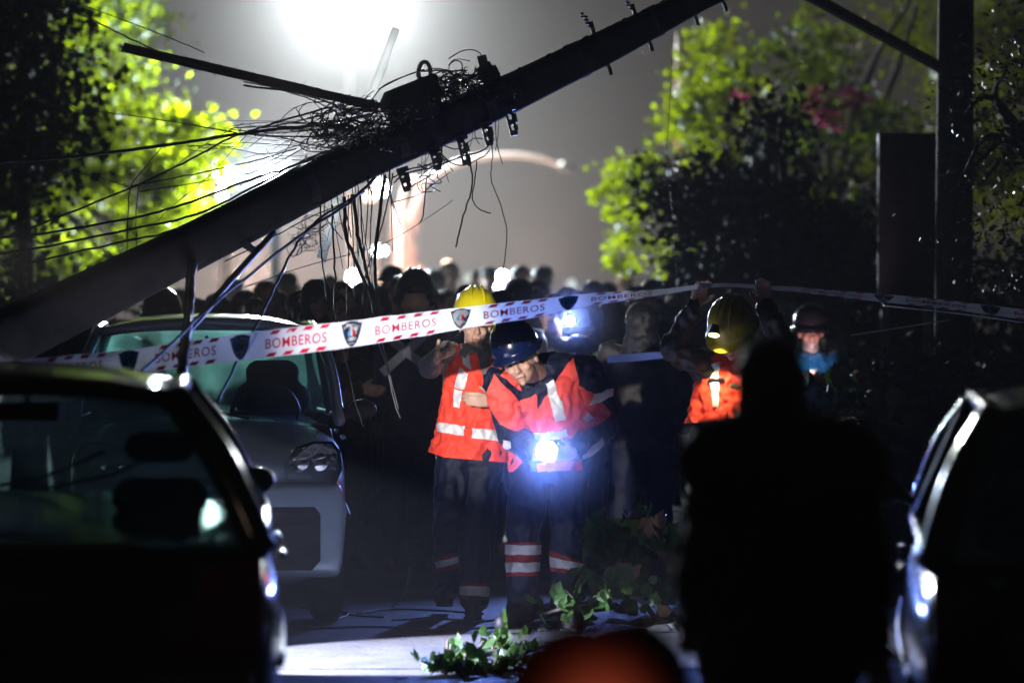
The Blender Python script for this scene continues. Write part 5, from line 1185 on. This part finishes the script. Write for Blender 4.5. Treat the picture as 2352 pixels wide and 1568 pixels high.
    # mirrors, handles
    for s in (-1, 1):
        c = V((s*(hw+(.07 if not folded else -.08)), yw0-.12, zb+.05)); mb = MB(); mb.ball(c, (.085, .045, .058)); mb.cap(c, V((s*bh, yw0-.1, zb+.0)), .02); link('wing_mirror', mb.remesh('wing_mirror', .008, 2), paint if face != 'front' else M['trim'], root)
        for y in (.35, -.55):
            mb = MB(); mb.cap(V((s*(hw-.002), y, zb-.12)), V((s*(hw-.002), y-.13, zb-.12)), .014); mb.build('door_handle', M['chrome'], root, True)
        mb = MB(); mb.tube(crv([V((s*hw*.985, hl-.5, .55)), V((s*(hw+.004), 0, .56)), V((s*hw*.97, -hl+.3, .56))], 5), .014, 6); mb.build('side_moulding', M['trim'], root, True)
    # front
    for s in (-1, 1):
        c = V((s*hw*.72, hl-.06, zh-.13)); ol = [(-.21, -.09), (-.2, .0), (-.13, .085), (.0, .115), (.13, .11), (.185, .06), (.2, -.04), (.16, -.11), (.05, -.105)]
        mb = MB(); P = [c+V((-s*x if True else x, (.055-.35*max(0, (-x*-1))*0)-abs(max(0, s*0+x))*.42, z)) for (x, z) in [(-q[0], q[1]) for q in ol]]
        P = [V((c.x+s*x*.72, c.y+.06-max(0, x)*.3, c.z+z*.95)) for x, z in ol]; Q = [p-V((0, .07, 0)) for p in P]; k_ = len(P)
        mb.add(Q, [tuple(range(k_)) if s > 0 else tuple(range(k_))[::-1]]); mb.add(P+Q, [(i, (i+1) % k_, (i+1) % k_+k_, i+k_) for i in range(k_)]); hl_ = mb.build('headlight', M['trim'], root)
        mb = MB(); ins = [V((c.x+(p.x-c.x)*.96, p.y+.004, c.z+(p.z-c.z)*.94)) for p in P]; mb.add(ins, [tuple(range(k_)) if s < 0 else tuple(range(k_))[::-1]]); mb.build('headlight_cover', M['lensglass'], hl_)
        mb = MB(); mb.add([V((c.x+(p.x-c.x)*.9, p.y-.035, c.z+(p.z-c.z)*.86)) for p in P], [tuple(range(k_)) if s < 0 else tuple(range(k_))[::-1]]); mb.build('reflector_plate', M['chromed'], hl_)
        for q, r_ in ((-.07, .042), (.025, .046)):
            mb = MB(); mb.lathe([(.012, -.035), (r_*.7, -.015), (r_, .01), (r_*.95, .012)], (c.x+s*q, c.y+.035-max(0, q)*.3, c.z), Matrix.Rotation(math.radians(-90), 3, 'X'), 18); mb.build('reflector', M['chrome'], hl_, True)
    gx = hw*.22; mb = MB(); gy = hl-.025; ol = [(-gx, .055), (gx, .055), (gx*.86, -.03), (gx*.55, -.075), (-gx*.55, -.075), (-gx*.86, -.03)]; mb.prism([(x, z+zh-.26) for x, z in ol], gy-.02, gy+.045); gr = mb.bevel('grille', M['trim'], root, .008)
    mb = MB(); mb.box((0, gy+.052, zh-.24), (gx*1.5, .008, .01)); mb.build('grille_bar', M['chrome'], gr)
    for z in (zh-.28, zh-.30): mb = MB(); mb.box((0, gy+.05, z), (gx*1.2, .008, .006)); mb.build('grille_bar', M['trim'], gr)
    mb = MB(); mb.prism([(-hw*.9, .76), (hw*.9, .76), (hw*.94, .6), (hw*.9, .27), (-hw*.9, .27), (-hw*.94, .6)], hl-.3, hl+.05); link('front_bumper', mb.remesh('front_bumper', .022, 14), paint, root)
    mb = MB(); mb.prism([(-hw*.72, .64), (hw*.72, .64), (hw*.76, .6), (hw*.76, .36), (hw*.7, .31), (-hw*.7, .31), (-hw*.76, .36), (-hw*.76, .6)], hl+.0, hl+.052); mb.bevel('lower_intake', M['seat'], root, .01)
    for z in (.36, .42, .48, .54, .6): mb = MB(); mb.box((0, hl+.058, z), (hw*1.35, .012, .012)); mb.build('intake_bar', M['seat'], root)
    # rear
    mb = MB(); mb.prism([(-hw*.86, .6), (hw*.86, .6), (hw*.86, .3), (-hw*.86, .3)], -hl-.05, -hl+.12); mb.bevel('rear_bumper', paint, root, .035, 3)
    for s in (-1, 1):
        mb = MB(); mb.prism([(s*hw*.62, .62), (s*hw*.9, .62), (s*hw*.9, .92), (s*hw*.7, .9)], -hl-.02, -hl+.1); mb.bevel('tail_light', mat('tail_red', (.12, .005, .005), .2, bump=0), root, .015)
    # inside: seats, dashboard, steering wheel, mirror
    for s in (-1, 1):
        for y, hh in ((.05, 1), (-.75, .92)):
            q = MB(); x = s*hw*(.5 if H > 1.55 else .54); hh = hh if y > 0 else .8; q.cap((x-.1, y-.18, .55), (x+.1, y-.18, .55), .09); q.cap((x-.1, y+.15, .52), (x+.1, y+.15, .52), .09); q.cap((x-.1, y-.3, .75), (x+.1, y-.3, .75), .08); q.cap((x-.1, y-.36, 1.02*hh), (x+.1, y-.36, 1.02*hh), .075); q.cap((x-.07, y-.38, 1.2*hh), (x+.07, y-.38, 1.2*hh), .06)
            q.box((x, y-.3, .75), (.3, .1, .4))
            if H > 1.55 and y > 0: q.cap((x-.12, y-.36, 1.12), (x+.12, y-.36, 1.12), .1); q.cap((x-.08, y-.38, 1.27), (x+.08, y-.38, 1.27), .075)
            link('seat', q.remesh('seat', .02, 3), M['seat'], root)
    mb = MB(); mb.box((0, yw0-.25, zb-.13), (bh*1.9, .4, .2)); mb.bevel('dashboard', M['trim'], root, .05, 3)
    mb = MB(); c = V((hw*.42*(-1), yw0-.52, zb+.02)); Rs = Matrix.Rotation(math.radians(65), 3, 'X'); mb.tube([c+Rs @ V((math.cos(a)*.18, math.sin(a)*.18, 0)) for a in np.linspace(0, 6.283, 24)], .014, 6); mb.beam(c+Rs @ V((-.17, 0, 0)), c+Rs @ V((.17, 0, 0)), .03, .02); mb.build('steering_wheel', M['trim'], root, True)
    mb = MB(); mb.box((0, yw1-.02, zt-.2), (.24, .03, .07)); mb.box((0, yw1+.02, zt-.15), (.02, .02, .08)); mb.bevel('rear_view_mirror', M['trim'], root, .01)
    for s in (-1, 1):
        mb = MB(); a = V((s*.12-.1, yw0+.03, zb+.01)); mb.tube([a, a+V((.28, -.05, .06)), a+V((.5, -.16, .16))], .008, 5); mb.build('wiper', M['trim'], root)
    if plate: mb = MB(); mb.box((0, hl+.06, .5), (.36, .01, .13)); mb.bevel('licence_plate', M['trim'] if face == 'front' else M['whelm'], root, .004)
    for ch in root.children:
        pass
    root.location = loc; root.rotation_euler = (0, 0, math.radians(yaw)); return root
# silver hatchback facing the camera
car((-1.70, 21.34, 0), 185, 1.5, 1.6, 3.5, M['silver'], 'silver grey hatchback facing the camera beneath the fallen pole', zb=1.05, zh=.99, nose=.72, gwin=('glass', 'glass_lit', 'glass'), roofw=.8)
# dark car at the left edge seen from behind
ci = car((-1.79, 14.0, 0), 4.6, 1.88, 1.50, 4.1, M['darkpaint'], 'near dark car at the left seen from behind, roof edge shining', zb=.96, zh=.9, gwin=('glass_near', 'glass_dark', 'glass_dark'), face='rear', roofw=.625, folded=True)
ck = car((2.23, 13.36, 0), -5.6, 1.74, 1.46, 4.1, M['darkpaint'], 'near dark car at the right edge with blue glints on its side', zb=.96, zh=.9, gwin=('glass_dark', 'glass_dark', 'glass_dark'), face='rear', roofw=.7)

# ------------------------------------------------------------------ fallen branches
def lobed(n=5):
    P = [(0, 0)]; tips = [(-.48, .08), (-.46, .55), (0, 1.0), (.46, .55), (.48, .08)]; notch = [(-.42, .32), (-.27, .68), (.27, .68), (.42, .32)]
    out = [(0, -.12), tips[0], notch[0], tips[1], notch[1], tips[2], notch[2], tips[3], notch[3], tips[4]]
    return out
def leaf_mesh(size, k):
    o2 = lobed(); vs = [(0, .3*size, .0)]+[(x*size, y*size, -.22*size*(abs(x)**1.5)-.12*size*(y-.3)**2+random.uniform(-.03, .03)*size) for x, y in o2]; n_ = len(o2)
    fs = [(0, i+1, (i+1) % n_+1) for i in range(n_)]; me = bpy.data.meshes.new('leaf'); me.from_pydata(vs, [], fs); me.update(); return me
LM = []
for k in range(5):
    for mm in ('leafground', 'leafground', 'leafdry'):
        me = leaf_mesh(.1*random.uniform(.85, 1.2), k); me.materials.append(M[mm]); LM.append(me)
def branch(pts, n, spread, label, size=1.0, big=None, dry=.15):
    t = empty('fallen_branch', G0(V(pts[0])), label, 'branch'); P = crv(pts, 8); mb = MB(); mb.tube(P, [.016*(1-.6*i/len(P)) for i in range(len(P))], 7); tips = []
    for k in range(max(4, n//9)):
        a = random.choice(P[3:]); b = a+V((random.gauss(0, spread), random.gauss(0, spread*.8), abs(random.gauss(0, spread*.7)))); c_ = a.lerp(b, .5)+V((0, 0, .04)); Q = crv([a, c_, b], 4); mb.tube(Q, [.007*(1-.6*i/len(Q)) for i in range(len(Q))], 5); tips += Q[2:]
    tw = mb.build('twigs', M['bark'], t, True)
    for k in range(n):
        a = random.choice(tips+P[4:]); me = random.choice([m_ for i, m_ in enumerate(LM) if (i % 3 == 2) == (random.random() < dry)])
        o = bpy.data.objects.new('leaf', me); C.objects.link(o); o.parent = t; p = a+V((random.gauss(0, .05), random.gauss(0, .05), random.gauss(0, .035))); p.z = max(p.z, .02); o.location = p-t.location
        o.rotation_euler = (random.uniform(.5, 1.9), random.uniform(-.9, .9), random.uniform(-1.4, 1.4)); s = size*random.uniform(.6, 1.15); o.scale = (s, s, s)
    return t
g_ = lambda x, y, z=0: V(((x-1176)/FPX*(1.8-z)*FPX/(y-640), (1.8-z)*FPX/(y-640), z))
branch([g_(1560, 1430), at(1480, 1330, 20.2), at(1430, 1260, 20.1), at(1410, 1290, 20)], 80, .15, 'leafy fallen branch right of the stooping man', 1.0)
branch([g_(1520, 1440), at(1460, 1370, 19.8), at(1370, 1380, 19.6), at(1280, 1400, 19.5), g_(1200, 1430)], 100, .10, 'leafy fallen branch lying across the boots of the stooping man', .9)
branch([at(1500, 1300, 20.6), at(1460, 1230, 20.5), at(1430, 1180, 20.4)], 22, .08, 'upright twig with large pale green leaves beside the trousers', 1.5)
branch([g_(1240, 1540), at(1150, 1540, 17.6), at(1090, 1545, 17.5), at(1035, 1560, 17.5)], 110, .08, 'fallen twig of lobed leaves over the bright strip of road', .6, dry=.05)
branch([g_(1260, 1480), at(1180, 1505, 18.3), at(1140, 1500, 18.2)], 36, .05, 'small twig above the bright strip of road', .55, dry=.05)
branch([g_(1200, 1480), at(1120, 1500, 17.9), at(1050, 1505, 17.8), at(1025, 1500, 17.8)], 12, .03, 'single curled leaves sticking out over the bright road', .65, dry=0)
branch([g_(1750, 1500), at(1620, 1380, 20), at(1540, 1300, 20), at(1530, 1240, 20)], 60, .16, 'dark fallen branch behind the black foreground figure', 1.0, dry=.5)
branch([g_(2200, 1250), at(2120, 1020, 23), at(2020, 960, 23), at(2000, 900, 23)], 40, .2, 'dim fallen branch low on the right beyond the near car', 1.2, dry=.4)
# pale torn sheet of bark and soil heap under the branches
mb = MB()
for k in range(60):
    x = random.uniform(1230, 1620); p = g_(x, random.uniform(1395, 1450)); mb.ball(p, (random.uniform(.03, .09), random.uniform(.03, .08), random.uniform(.02, .05)), None, 7, 5)
tag(mb.build('rubble', M['concrete']), 'broken concrete rubble lying under the fallen branches', 'rubble', kind='stuff')
print('cables', NW[0], 'objects', len(bpy.data.objects))
